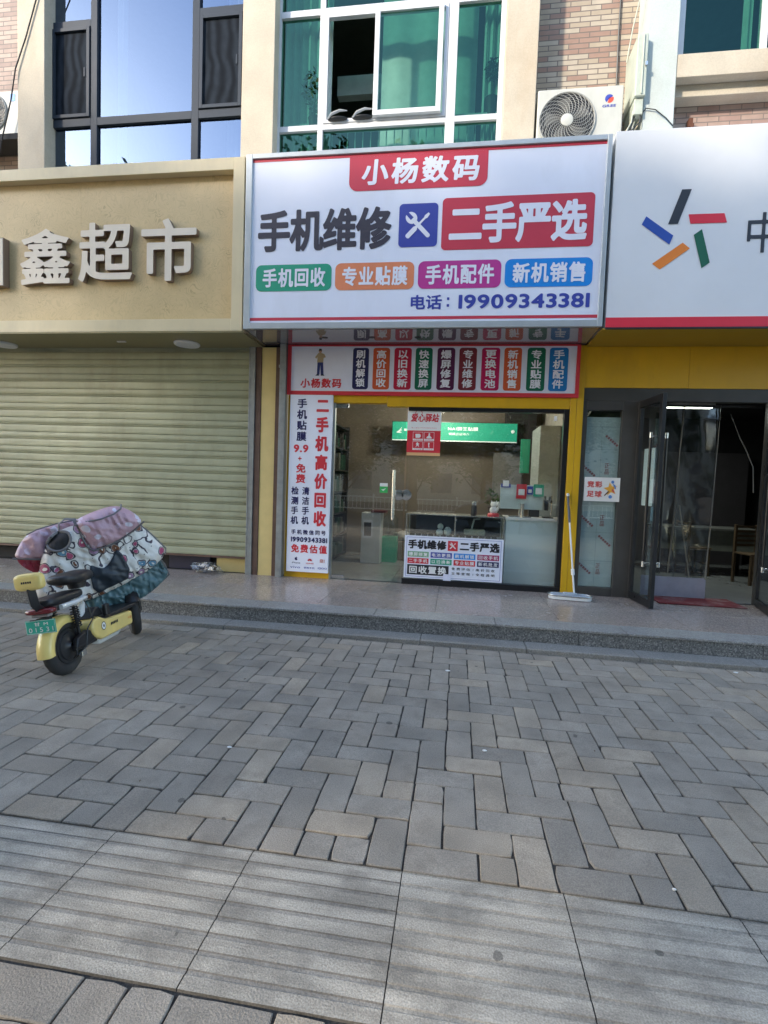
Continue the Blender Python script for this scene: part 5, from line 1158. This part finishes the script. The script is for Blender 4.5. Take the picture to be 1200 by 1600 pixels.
# ------------------------------------------------------------------ electric scooter
M['syellow'] = mat('scooter_yellow', (.84, .64, .21), rough=.32, nscale=5, amt=.06, coat=.3, stain=(.35, .28, .16), stainamt=.3, stainscale=5)
M['swhite'] = mat('scooter_white', (.66, .67, .66), rough=.3, coat=.3, stain=(.3, .28, .25), stainamt=.3, stainscale=6)
sct = thing('electric_scooter', 'small yellow and white electric scooter leaning on its stand beside the steps', 'scooter', (-2.808, 3.372, 0))
sct.rotation_euler = (Matrix.Rotation(math.radians(97), 4, 'Z') @ Matrix.Rotation(math.radians(-9), 4, 'X')).to_euler()
def wheel(name, cx, cz, T=None, motor=True):
    R, r = .162, .047; vs = []; fs = []; n, m = 44, 12; mb = MB()
    for i in range(n):
        a = 2 * PI * i / n
        for k in range(m):
            b = 2 * PI * k / m; rr_ = r * (1 + (.05 if (i % 2 and abs(math.cos(b)) > .2 and math.cos(b) > 0) else 0)); rad = R + rr_ * math.cos(b); vs.append(Vector((cx + rad * math.cos(a), rr_ * .95 * math.sin(b), cz + rad * math.sin(a))))
    for i in range(n):
        for k in range(m): fs.append((i * m + k, ((i + 1) % n) * m + k, ((i + 1) % n) * m + (k + 1) % m, i * m + (k + 1) % m))
    if T: vs = [T @ v for v in vs]
    w = bpy.data.objects.new(name, None); COL.objects.link(w); w.parent = sct
    mb.add(vs, fs); mb.build('tyre', M['rubber'], w, smooth=True)
    Tm = (T or Matrix.Identity(4)) @ Matrix.Translation((cx, 0, cz)) @ Matrix.Rotation(PI / 2, 4, 'X')
    mb = MB(); mb.lathe([(.125, -.035), (.128, -.025), (.118, -.02), (.105, -.032), (.10, -.045), (.04, -.052), (.022, -.07), (.022, .07), (.04, .052), (.10, .045), (.105, .032), (.118, .02), (.128, .025), (.125, .035)], 36, Tm); mb.build('rim', mat('rim_dark', (.035, .035, .037), rough=.4, metal=.3), w, smooth=True)
    return w
wheel('rear_wheel', .012, .209)
TF = Matrix.Translation((1.03, 0, 0)) @ Matrix.Rotation(math.radians(35), 4, 'Z') @ Matrix.Rotation(math.radians(-2), 4, 'X')
wheel('front_wheel', 0, .209, TF)
def SP(name, m, fn, bev=0, smooth=False, parent=None): mb = MB(); fn(mb); return mb.build(name, m, parent or sct, bev=bev, smooth=smooth)
def fender(mb, cx, cz, R, a0, a1, w, th=.006, n=18):
    vs = []; fs = []; prof = [(-w, -.05), (-w * .97, -.02), (-w * .8, 0), (0, .012), (w * .8, 0), (w * .97, -.02), (w, -.05)]; m = len(prof)
    for s in (0, 1):
        for i in range(n + 1):
            a = math.radians(a0 + (a1 - a0) * i / n)
            for y, d in prof: r_ = R + d - s * th; vs.append((cx + r_ * math.cos(a), y * (1 - .08 * s), cz + r_ * math.sin(a)))
    N = (n + 1) * m
    for i in range(n):
        for k in range(m - 1): a = i * m + k; fs += [(a, a + m, a + m + 1, a + 1), (N + a, N + a + 1, N + a + m + 1, N + a + m)]
        a = i * m; fs += [(a, N + a, N + a + m, a + m), (a + m - 1, a + 2 * m - 1, N + a + 2 * m - 1, N + a + m - 1)]
    for i in (0, n):
        for k in range(m - 1): a = i * m + k; fs.append((a, a + 1, N + a + 1, N + a))
    mb.add(vs, fs)
SP('rear_fender', M['syellow'], lambda b: fender(b, .012, .209, .226, 55, 186, .056), smooth=True)
SP('swing_arm', M['black'], lambda b: (b.box(-.02, .25, -.115, -.075, .165, .215), b.box(-.02, .25, .075, .115, .165, .215), b.prism([(-.03, .19), (.0, .26), (.12, .29), (.26, .25), (.27, .20), (.1, .17)], -.125, -.085)), bev=.012)
SP('brake_caliper', M['steel'], lambda b: b.box(.06, .12, -.10, -.07, .10, .15), bev=.006)
def shock(b):
    for s in (-1, 1):
        b.tube([(.06, s * .085, .49), (.085, s * .085, .27)], .012, 8)
        for k in range(8):
            t = .12 + k * .09; c = Vector((.06, s * .085, .49)).lerp(Vector((.085, s * .085, .27)), t); b.tube([c + Vector((.027 * math.cos(a), .027 * math.sin(a), a * .003)) for a in np.linspace(0, 2 * PI, 13)], .005, 5)
SP('shock_absorber', M['black'], shock, smooth=True)
SP('seat_tube', M['swhite'], lambda b: (b.tube([(.235, 0, .24), (.25, 0, .36), (.285, 0, .52), (.30, 0, .63)], [.038, .034, .034, .028], 14, sq=1.0), b.tube([(.24, -.03, .24), (.20, -.07, .20), (.28, -.09, .17)], .025, 10)), smooth=True)
def saddle(b):
    b.ell((.235, 0, .690), (.215, .125, .050), 28, 12, p=.75)
    b.v = [(x, y * (1 - .35 * max(0, (x - .2) / .2)), z + .02 * max(0, (.15 - x) / .2) - .012 * max(0, (x - .3) / .15)) for x, y, z in b.v]
    b.tube([(.27, 0, .60), (.27, 0, .66)], [.06, .075], 14)
sd_ = SP('saddle', mat('saddle_vinyl', (.022, .022, .024), rough=.45, stain=(.25, .19, .12), stainamt=.25, stainscale=8), saddle, smooth=True)
SP('rear_seat', M['black'], lambda b: b.ell((.03, 0, .570), (.205, .09, .034), 28, 10, p=.45), smooth=True)
def rack(b):
    for s in (-1, 1): b.tube([(-.10, s * .10, .522), (.05, s * .108, .522), (.18, s * .10, .530), (.235, s * .075, .522), (.255, s * .03, .50), (.24, 0, .44)], [.019, .018, .018, .018, .016, .016], 10)
SP('rack_rail', M['swhite'], rack, smooth=True)
SP('tail_panel', M['black'], lambda b: (b.box(-.15, .05, -.09, .09, .500, .545), b.box(-.15, -.08, -.02, .02, .40, .50)), bev=.012)
SP('tail_lamp', mat('lamp_red', (.16, .012, .018), rough=.12, coat=.5), lambda b: b.ell((-.165, 0, .520), (.045, .105, .022), 20, 8, p=.6), smooth=True)
SP('tail_lens', mat('lens_grey', (.30, .27, .27), rough=.2), lambda b: b.box(-.185, -.13, -.06, .06, .478, .498), bev=.006)
bp_ = SP('backrest_post', M['black'], lambda b: b.tube([(-.14, 0, .545), (-.19, 0, .55), (-.215, 0, .58), (-.232, 0, .70)], [.035, .036, .038, .036], 4), bev=.006)
pd_ = SP('backrest', M['syellow'], lambda b: b.ell((-.228, 0, .742), (.036, .100, .060), 30, 16, p=.5), smooth=True)
mb = MB(); Tb = Matrix.Translation((-.2655, 0, .735)) @ Matrix.Rotation(-PI / 2, 4, 'Z')
for k in range(5): mb.add([Tb @ Vector((-.035 + .015 * k, 0, .0)), Tb @ Vector((-.024 + .015 * k, 0, .0)), Tb @ Vector((-.024 + .015 * k, 0, .014)), Tb @ Vector((-.035 + .015 * k, 0, .014))], [(0, 1, 2, 3)])
mb.build('small_marks', M['black2'], pd_, fixn=False)
np_ = SP('number_plate', mat('plate_green', (.03, .42, .30), rough=.4), lambda b: b.box(-.190, -.186, -.108, .108, .365, .463), bev=.002)
mb = MB(); text(mb, '甘M', -.045, .055, .428, .455, 0, 0, 22, .02, gap=.5); text(mb, '01531', -.088, .088, .385, .418, 0, 0, 22, .01, gap=.35)
for qd in ((-.102, .102, .464, .4665), (-.102, .102, .3755, .378), (-.104, -.102, .3755, .4665), (.102, .104, .3755, .4665)): mb.flat([(qd[0], qd[2]), (qd[1], qd[2]), (qd[1], qd[3]), (qd[0], qd[3])], 0)
mb.v = [(-.1915 + y, -x, z - .007) for x, y, z in mb.v]; mb.build('plate_lettering', M['paper'], np_, fixn=False)
SP('brake_cable', M['black'], lambda b: (b.tube([(.30, -.11, .32), (.20, -.135, .36), (.12, -.13, .30), (.09, -.12, .17), (.03, -.09, .13)], .005, 6), b.tube([(.25, -.05, .50), (.20, -.11, .44), (.22, -.12, .33)], .004, 6), b.tube([(.02, -.10, .20), (-.02, -.11, .14), (.0, -.075, .12)], .006, 6)), smooth=True)
SP('plate_holder', M['black'], lambda b: (b.box(-.184, -.12, -.03, .03, .44, .47), b.box(-.193, -.184, -.07, -.03, .461, .467), b.box(-.193, -.184, .03, .07, .461, .467)))
FA = [(.155, .295), (.175, .325), (.215, .350), (.275, .352), (.33, .325), (.37, .312), (.755, .285), (.745, .165), (.40, .165), (.33, .165), (.27, .168), (.20, .205), (.165, .25)]
SP('battery_fairing', M['syellow'], lambda b: b.prism(FA, -.145, .145), bev=.022)
mb = MB(); text(mb, '中国', .66, .72, .225, .245, -.1475, 1, 12, .01)
for k in range(5): mb.flat([(.40 + .022 * k, .245 + .004 * (k % 2)), (.415 + .022 * k, .245), (.418 + .022 * k, .268), (.40 + .022 * k, .264)], -.1475, 0)
mb.flat([(.30 + .03 * math.cos(a), .268 + .034 * math.sin(a)) for a in np.linspace(0, 2 * PI, 19)[:-1]], -.1470, 0); mb.flat([(.30 + .024 * math.cos(a), .268 + .028 * math.sin(a)) for a in np.linspace(0, 2 * PI, 19)[:-1]], -.1476, 2); mb.flat([(.30 + .010 * math.cos(a), .268 + .013 * math.sin(a)) for a in np.linspace(0, 2 * PI, 19)[:-1]], -.1482, 0)
mb.build('fairing_marks', [M['black2'], flatc('ink_orange_mark', (.6, .12, .03)), M['paper']], sct, fixn=False)
SP('footboard', M['black'], lambda b: (b.box(.30, .90, -.125, .125, .295, .335), b.prism([(.20, .352), (.30, .42), (.36, .42), (.40, .34)], -.10, .10), b.box(.36, .42, -.15, -.11, .33, .43)), bev=.015)
SP('under_frame', M['swhite'], lambda b: b.tube([(.22, -.05, .18), (.36, -.05, .13), (.62, -.05, .13), (.8, -.03, .2)], .022, 10), smooth=True)
SP('side_stand', M['black'], lambda b: b.tube([(.30, .08, .16), (.27, .20, .075), (.25, .255, .042)], .010, 8))
SP('front_column', M['black'], lambda b: b.tube([(.93, 0, .28), (.90, 0, .6), (.86, 0, .95)], [.05, .06, .045], 12), smooth=True)
def fork(b):
    for s in (-1, 1): b.tube([TF @ Vector((-.03, s * .065, .50)), TF @ Vector((0, s * .068, .209))], .018, 10)
    b.tube([TF @ Vector((-.03, -.065, .50)), TF @ Vector((-.03, .065, .50))], .02, 8)
SP('front_fork', M['black'], fork, smooth=True)
def ffend(b):
    fender(b, 0, .209, .245, 20, 150, .062); b.v = [tuple(TF @ Vector(v)) for v in b.v]
SP('front_fender', M['black'], ffend, smooth=True)
SP('handlebar', M['black'], lambda b: b.tube([TF @ Vector((-.18, -.17, .985)), TF @ Vector((-.16, -.15, .99)), TF @ Vector((-.16, .15, .99)), TF @ Vector((-.20, .28, .98))], .014, 10), smooth=True)

# quilted wind cover draped over the handlebar
cv = thing('scooter_cover', 'padded pink and white printed wind cover draped over the scooter handlebar', 'scooter cover', (-2.942, 4.216, 0), math.radians(132 - 90))
# local x = image right, local y = away from the viewer
def outline_smooth(P, k=2):
    for _ in range(k):
        Q = []
        for i in range(len(P)):
            a, b = P[i], P[(i + 1) % len(P)]; Q += [(a[0] * .75 + b[0] * .25, a[1] * .75 + b[1] * .25), (a[0] * .25 + b[0] * .75, a[1] * .25 + b[1] * .75)]
        P = Q
    return P
def sd_at(A, B, P):
    d = B - A; L = (d ** 2).sum(1) + 1e-12; t = np.clip(((P[:, None, :] - A) * d).sum(2) / L, 0, 1); return np.sqrt(((A + t[..., None] * d - P[:, None, :]) ** 2).sum(2).min(1))
def pillow(poly, yfun, tf, tb, name, m, fall=.05, wr=.012, ws=7, step=.012, parent=cv, sm=2):
    P = np.array(outline_smooth(poly, sm)); A = P; B = np.roll(P, -1, 0); lo = P.min(0) - .03; hi = P.max(0) + .03
    xs = np.arange(lo[0], hi[0], step); ys = np.arange(lo[1], hi[1], step); F = sdf_poly(A, B, xs, ys)
    F[np.abs(F) < step * .02] = step * .02
    vs, fs = contour(F, xs, ys, False); V = np.array(vs); d = sd_at(A, B, V); e = np.sqrt(1 - np.exp(-2 * d / fall))
    def wrk(x, z):
        q1 = mnoise.noise(Vector((x * ws * .8 + z * ws * .5, z * ws * .6 - x * ws * .2, tf * 40))); q2 = mnoise.noise(Vector((x * ws * 2.2 + z * ws, z * ws * .7, 7))); q3 = mnoise.noise(Vector((x * ws * .5, z * ws * 2.4 + x * ws, 3)))
        return wr * (1.1 * q1 + 2.0 * (abs(q2) - .2) + 1.3 * (abs(q3) - .2))
    def surf(x, z, k): return yfun(x, z) - tf * k + wrk(x, z) * min(1, k * 1.5)
    out = [(x, surf(x, z, k), z) for (x, z), k in zip(vs, e)]
    n = len(out); back = [(x, yfun(x, z) + tb * k, z) for (x, z), k in zip(vs, e)]
    mb = MB(); mb.add(out, fs); mb.add(back, [f[::-1] for f in fs]); o = mb.build(name, m, parent, smooth=True, fixn=False)
    fn = lambda x, z: surf(x, z, math.sqrt(1 - math.exp(-2 * float(sd_at(A, B, np.array([[x, z]]))[0]) / fall)))
    return o, fn
def printmat(name, base, cols_, vs_=10, fill=.31, ring=.40, ringcol=(.05, .04, .06), lines=True, rough=.55, dens=.62):
    m = bpy.data.materials.new(name); m.use_nodes = True; t = m.node_tree; b = t.nodes['Principled BSDF']; b.inputs['Roughness'].default_value = rough
    tc = t.nodes.new('ShaderNodeTexCoord'); mp = nd(t, 'ShaderNodeMapping'); mp.inputs['Scale'].default_value = (1, 0, 1); t.links.new(tc.outputs['Object'], mp.inputs[0])
    n = nd(t, 'ShaderNodeTexNoise', Scale=14, Detail=1); t.links.new(mp.outputs[0], n.inputs['Vector'])
    ad = nd(t, 'ShaderNodeVectorMath', operation='MULTIPLY_ADD'); ad.inputs[1].default_value = (.055, .055, .055); t.links.new(n.outputs['Color'], ad.inputs[0]); t.links.new(mp.outputs[0], ad.inputs[2])
    v = nd(t, 'ShaderNodeTexVoronoi', Scale=vs_); v.inputs['Randomness'].default_value = .8; t.links.new(ad.outputs[0], v.inputs['Vector'])
    sp = nd(t, 'ShaderNodeSeparateColor'); t.links.new(v.outputs['Color'], sp.inputs[0])
    cr = nd(t, 'ShaderNodeValToRGB'); cr.color_ramp.interpolation = 'CONSTANT'; e = cr.color_ramp.elements; e[0].color = (*cols_[0], 1); e[1].color = (*cols_[1], 1); e[1].position = 1 / len(cols_)
    for k in range(2, len(cols_)): x = e.new(k / len(cols_)); x.color = (*cols_[k], 1)
    t.links.new(sp.outputs[0], cr.inputs[0])
    def less(sock, thr): l = nd(t, 'ShaderNodeMath', operation='LESS_THAN'); t.links.new(sock, l.inputs[0]); l.inputs[1].default_value = thr; return l.outputs[0]
    def mul(a, b_): l = nd(t, 'ShaderNodeMath', operation='MULTIPLY'); t.links.new(a, l.inputs[0]); t.links.new(b_, l.inputs[1]); return l.outputs[0]
    def mixc(f, a, c): x = nd(t, 'ShaderNodeMix', data_type='RGBA'); t.links.new(f, x.inputs[0]); (t.links.new(a, x.inputs[6]) if not isinstance(a, tuple) else setattr(x.inputs[6], 'default_value', (*a, 1))); (t.links.new(c, x.inputs[7]) if not isinstance(c, tuple) else setattr(x.inputs[7], 'default_value', (*c, 1))); return x.outputs[2]
    on = less(sp.outputs[1], dens); out = base
    if lines:
        v2 = nd(t, 'ShaderNodeTexVoronoi', Scale=vs_ * .62, feature='DISTANCE_TO_EDGE'); t.links.new(ad.outputs[0], v2.inputs['Vector'])
        n2 = nd(t, 'ShaderNodeTexNoise', Scale=5, Detail=1); t.links.new(mp.outputs[0], n2.inputs['Vector']); k2 = less(n2.outputs['Fac'], .5)
        out = mixc(mul(less(v2.outputs['Distance'], .034), k2), out, ringcol)
        out = mixc(less(v.outputs['Distance'], ring), out, ringcol); out = mixc(less(v.outputs['Distance'], ring - .075), out, base)
        v3 = nd(t, 'ShaderNodeTexVoronoi', Scale=vs_ * 3.4); t.links.new(mp.outputs[0], v3.inputs['Vector']); s3_ = nd(t, 'ShaderNodeSeparateColor'); t.links.new(v3.outputs['Color'], s3_.inputs[0])
        out = mixc(mul(less(v3.outputs['Distance'], .16), less(s3_.outputs[0], .25)), out, ringcol)
    out = mixc(mul(less(v.outputs['Distance'], fill), on), out, cr.outputs[0])
    if lines: out = mixc(mul(less(v.outputs['Distance'], fill * .38), on), out, base)
    n3 = nd(t, 'ShaderNodeTexNoise', Scale=3, Detail=6); t.links.new(tc.outputs['Object'], n3.inputs['Vector']); r3 = nd(t, 'ShaderNodeMapRange'); r3.inputs['To Min'].default_value = .78; r3.inputs['To Max'].default_value = 1.15; t.links.new(n3.outputs['Fac'], r3.inputs['Value'])
    sc_ = nd(t, 'ShaderNodeVectorMath', operation='SCALE'); t.links.new(out, sc_.inputs[0]); t.links.new(r3.outputs[0], sc_.inputs['Scale']); t.links.new(sc_.outputs[0], b.inputs['Base Color'])
    nb = nd(t, 'ShaderNodeTexNoise', Scale=16, Detail=3, Distortion=1.5); t.links.new(tc.outputs['Object'], nb.inputs['Vector']); bp = nd(t, 'ShaderNodeBump', Strength=.35, Distance=.02); t.links.new(nb.outputs['Fac'], bp.inputs['Height']); t.links.new(bp.outputs[0], b.inputs['Normal'])
    return m
M['print'] = printmat('cover_print', (.80, .77, .72), [(.50, .10, .20), (.42, .07, .16), (.20, .08, .04), (.12, .28, .42), (.36, .22, .36)])
M['pink'] = printmat('pink_print', (.58, .37, .43), [(.74, .68, .78), (.66, .50, .62)], vs_=9.5, fill=.30, lines=False, rough=.38, dens=.7)
M['teal'] = mat('teal_lining', (.085, .16, .18), rough=.33, nscale=5, amt=.2, bump=.5, bscale=22)
M['navyfab'] = mat('navy_patch', (.02, .03, .042), rough=.45, nscale=6, amt=.2, bump=.4, bscale=18)
M['lining'] = mat('red_lining', (.34, .03, .06), rough=.4, bump=.5, bscale=18)
M['piping'] = mat('grey_piping', (.16, .155, .16), rough=.6)
body = [(.1, 1.074), (.216, .959), (.355, .813), (.343, .759), (.318, .706), (.171, .590), (.075, .540), (-.065, .474), (-.201, .41), (-.322, .375), (-.46, .385), (-.563, .398), (-.674, .422), (-.683, .495), (-.639, .649), (-.619, .793), (-.583, .9), (-.512, .99), (-.419, 1.037), (-.356, 1.05), (-.25, 1.08), (-.1, 1.14), (.02, 1.13)]
flap = [(-.369, 1.108), (-.252, 1.169), (-.098, 1.226), (.005, 1.201), (.087, 1.143), (.141, 1.084), (.076, 1.013), (-.005, .95), (-.118, .883), (-.251, .838), (-.294, .871), (-.358, 1.022), (-.379, 1.065)]
sleeve = [(-.815, .765), (-.775, .883), (-.722, .965), (-.653, 1.008), (-.533, 1.051), (-.43, 1.086), (-.30, 1.10), (-.30, 1.0), (-.42, .93), (-.50, .84), (-.55, .757), (-.7, .76)]
redp = [(-.799, .775), (-.613, .775), (-.60, .664), (-.659, .630), (-.723, .670), (-.772, .715)]
navyp = [(-.293, .725), (-.212, .688), (-.158, .685), (-.108, .765), (-.064, .870), (.065, .590), (-.101, .518), (-.240, .440)]
teal_ = [(.305, .73), (.35, .68), (.405, .553), (.240, .395), (.055, .300), (-.133, .245), (-.31, .225), (-.38, .33), (-.2, .43), (-.065, .5), (.171, .63)]
hole = [(-.570, .935), (-.530, .985), (-.444, 1.008), (-.412, .955), (-.432, .878), (-.494, .838), (-.565, .853), (-.585, .894)]
ob, fb = pillow(body, lambda x, z: .02 + .10 * (z - .5) * 0 + .06 * abs(x + .15), .13, .12, 'outer_panel', M['print'], fall=.08, wr=.017)
pillow(teal_, lambda x, z: .05 + .06 * abs(x + .15), .05, .04, 'lining_skirt', M['teal'], fall=.03, wr=.022, ws=11, sm=1)
op, fp = pillow(flap, lambda x, z: -.06, .13, .18, 'pink_collar', M['pink'], fall=.10, wr=.018, ws=9)
pillow(sleeve, lambda x, z: .10, .07, .09, 'pink_sleeve', M['pink'], fall=.07, wr=.03, ws=9, sm=1)
pillow(redp, lambda x, z: .12, .03, .03, 'sleeve_lining', M['lining'], fall=.04, wr=.02, ws=14, sm=1)
pillow(navyp, lambda x, z: fb(x, z) - .012, .012, 0, 'knee_patch', M['navyfab'], fall=.012, wr=.003, ws=9, sm=1)
pillow(hole, lambda x, z: fb(x, z) - .010, .004, 0, 'hand_opening', mat('opening_dark', (.03, .028, .03), rough=.8, amt=.4), fall=.01, wr=.0, sm=2)
mb = MB()
H = outline_smooth(hole, 2); mb.tube([(x, fb(x, z) - .018, z) for x, z in H + H[:1]], .012, 6, cap=False)
Lk = [(-.379, 1.065), (-.358, 1.022), (-.330, .94), (-.294, .871), (-.251, .838), (-.118, .883), (-.005, .95), (.076, 1.013), (.141, 1.084)]
mb.tube([(x, fp(x * 1.0, z) - .012 if i in () else min(fp(x, z), fb(x, z)) - .012, z) for i, (x, z) in enumerate(Lk)], .008, 6)
mb.tube([(-.375, -.09, 1.09), (-.30, -.15, 1.09), (-.2, -.19, 1.115), (-.11, -.2, 1.155), (-.05, -.16, 1.20), (-.04, -.10, 1.235)], .0075, 6)
mb.tube([(.1, .02, 1.074), (.216, .0, .965), (.355, .02, .815), (.35, .02, .76)], .007, 6); mb.tube([(.305, .05, .72), (.35, .05, .665), (.396, .06, .557), (.235, .05, .408), (.053, .04, .316), (-.133, .03, .267)], .007, 6)
mb.tube([(-.82, .09, .77), (-.62, .05, .757)], .008, 6); mb.tube([(-.722, .06, .968), (-.653, .04, 1.012), (-.533, .03, 1.055), (-.38, .02, 1.09)], .006, 6)
mb.build('piping', M['piping'], cv, smooth=True)
mb = MB(); mb.tube([(-.50, -.02, 1.01), (-.50, -.02, 1.06), (-.455, -.03, 1.105), (-.39, -.05, 1.10), (-.37, -.08, 1.05)], [.02, .018, .016, .018, .02], 8, sq=.4); mb.build('strap_loop', M['piping'], cv, smooth=True)
q = random.Random(3)

# ------------------------------------------------------------------ what stands behind the viewer (shade and reflections)
def tree_mesh(seed, H=12.6, z0=4.15, R=2.6, leaves=12000):
    t = thing('street_tree', 'x', 'tree', (0, 0, 0)); q = random.Random(seed); mb = MB()
    mb.tube([(0, 0, -.2), (.03, .02, 1.5), (-.04, .05, 3.2), (.05, -.03, 6), (0, 0, 9)], [.20, .16, .13, .09, .03], 10)
    for k in range(11):
        a = q.random() * 6.28; z = 2.6 + .62 * k; L = q.uniform(1.3, 2.3); mb.tube([(0, 0, z), (L * .5 * math.cos(a), L * .5 * math.sin(a), z + L * .55), (L * math.cos(a), L * math.sin(a), z + L * 1.3)], [.06, .04, .012], 6)
    mb.build('trunk', M['bark'], t, smooth=True)
    mb = MB(); V = []; 
    cl = [(q.gauss(0, 1), q.gauss(0, 1), q.random()) for _ in range(60)]
    for k in range(leaves):
        cx, cy, ct_ = cl[k % 60]; w_ = R * (.35 + .65 * math.sin(PI * min(1, max(.02, ct_ * .93 + .05)))) ; l_ = math.hypot(cx, cy); s_ = min(1, .75 / max(l_, .01)) if l_ > .75 else 1
        c = Vector((cx * s_ * w_, cy * s_ * w_, z0 + (H - z0) * ct_)) + Vector((q.gauss(0, .42), q.gauss(0, .42), q.gauss(0, .38)))
        a = Vector((q.gauss(0, 1), q.gauss(0, 1), q.gauss(0, .5))).normalized(); b = a.cross(Vector((q.random() - .5, q.random() - .5, q.random() + .3))).normalized(); s = q.uniform(.11, .19)
        mb.add([c - a * s, c + b * s * .5, c + a * s, c - b * s * .5], [(0, 1, 2, 3)])
    mb.build('crown', M['leaf'], t, fixn=False); return t
t0 = tree_mesh(4)
for i, (x, y, s, lab) in enumerate(((-1.6, -5.0, 1, 'leafy street tree across the kerb straight behind the viewer'), (-5.2, -5.2, 1.03, 'leafy street tree second to the left behind the viewer'), (-8.9, -4.9, .98, 'leafy street tree third to the left behind the viewer'), (-12.4, -5.1, 1.05, 'leafy street tree fourth to the left behind the viewer'), (-16.2, -5.0, 1.0, 'leafy street tree furthest left behind the viewer'), (2.4, -5.1, 1.0, 'leafy street tree to the right behind the viewer'), (6.2, -5.0, 1.02, 'leafy street tree furthest right behind the viewer'))):
    t = t0 if i == 0 else copy_tree(t0)
    t.location = (x, y, -.1); t.rotation_euler = (0, 0, i * 1.3); t.scale = (s, s, (.92 if i in (2, 3) else s * (1.02 if i == 4 else .97))); t['label'] = lab; t['group'] = 'street trees behind the viewer'
# gaps cut through the unseen crowns to let chosen sun patches reach the paving
def open_gap(t, spots):
    for c in t.children:
        if not c.name.startswith('crown'): continue
        me = c.data.copy(); bpy.context.view_layer.update(); mw = np.array(t.matrix_world @ c.matrix_local); nf = len(me.polygons)
        ctr = np.empty(nf * 3); me.polygons.foreach_get('center', ctr); ctr = ctr.reshape(-1, 3) @ mw[:3, :3].T + mw[:3, 3]
        kill = np.zeros(nf, bool); d = np.array(sdir)
        for gx, gy, rad in spots:
            w_ = ctr - np.array([gx, gy, 0]); kill |= np.linalg.norm(w_ - np.outer(w_ @ d, d), axis=1) < rad
        if kill.any():
            bm = bmesh.new(); bm.from_mesh(me); bm.faces.ensure_lookup_table(); bmesh.ops.delete(bm, geom=[bm.faces[k] for k in np.nonzero(kill)[0]], context='FACES'); bm.to_mesh(me); bm.free(); c.data = me
for t in [o for o in list(COL.objects) if o.name.startswith('street_tree')]: open_gap(t, ((.42, .98, .27), (-1.32, 1.45, .24), (-.45, 1.75, .12), (1.1, 1.5, .13)))
for i, x in enumerate((-11, -6.5, -2.5, 1.5, 5.5, 9.5)):
    t = copy_tree(t0); t.location = (x, -17 + (i % 2) * 1.2, -1.2); t.rotation_euler = (0, 0, 2 + i * 1.9); t.scale = (1.05, 1.05, .8); t['group'] = 'trees across the road'
    t['label'] = 'leafy tree number %s from the left in the row across the road' % ('one', 'two', 'three', 'four', 'five', 'six')[i]
ob_ = thing('opposite_building', 'pale five storey block across the street seen only in the glass', 'building', (0, -30, -.15))
MB().box(-45, 40, -42, -30, -.15, 15).build('wall', mat('beige_wall', (.42, .38, .31), rough=.8, nscale=.6), ob_)
mb = MB()
for i in range(24):
    for j in range(5): mb.box(-43 + i * 3.4, -41.2 + i * 3.4, -30.02, -29.97, .9 + j * 2.9, 2.5 + j * 2.9)
mb.build('windows', mat('far_window', (.15, .15, .15)), ob_); recenter(ob_, (0, -30, -.15))
fn_ = thing('road_railing', 'low white railing along the road reflected in the shop glass', 'railing', (0, -11, -.15)); mb = MB()
for z in (.25, .80): mb.box(-20, 14, -11.02, -10.98, z, z + .05)
for k in range(170): mb.box(-20 + k * .2, -19.98 + k * .2, -11.01, -10.99, .25, .8)
mb.build('rails', M['white'], fn_); mb = MB()
for k in range(18): mb.box(-20 + k * 2, -19.92 + k * 2, -11.04, -10.96, -.15, .98)
mb.build('posts', M['white'], fn_); recenter(fn_, (0, -11, -.15))
car = thing('parked_car', 'dark grey parked car reflected in the shop window', 'car', (2.2, -7.5, -.15)); mb = MB()
CP = [(-2.2, .35), (-2.25, .75), (-1.9, .95), (-1.35, 1.02), (-.7, 1.42), (.75, 1.46), (1.45, 1.05), (2.1, .95), (2.25, .7), (2.2, .32)]
mb.prism(CP, -.88, .88, T=Matrix.Translation((2.2, -7.5, -.15))); mb.build('body', mat('car_paint', (.10, .11, .12), rough=.2, coat=1), car, bev=.09)
mb = MB().prism([(-1.2, 1.03), (-.68, 1.36), (.70, 1.40), (1.25, 1.05)], -.895, .895, T=Matrix.Translation((2.2, -7.5, -.15))); mb.build('side_window', M['blackmetal'], car)
for dx in (-1.4, 1.4):
    for dy in (-.82, .82): MB().lathe([(.20, -.1), (.33, -.1), (.34, 0), (.33, .1), (.20, .1)], 28, Matrix.Translation((2.2 + dx, -7.5 + dy, .18)) @ Matrix.Rotation(PI / 2, 4, 'X')).build('wheel', M['rubber'], car, smooth=True)
recenter(car, (2.2, -7.5, -.15))

bpy.data.objects.remove(_to, do_unlink=True)
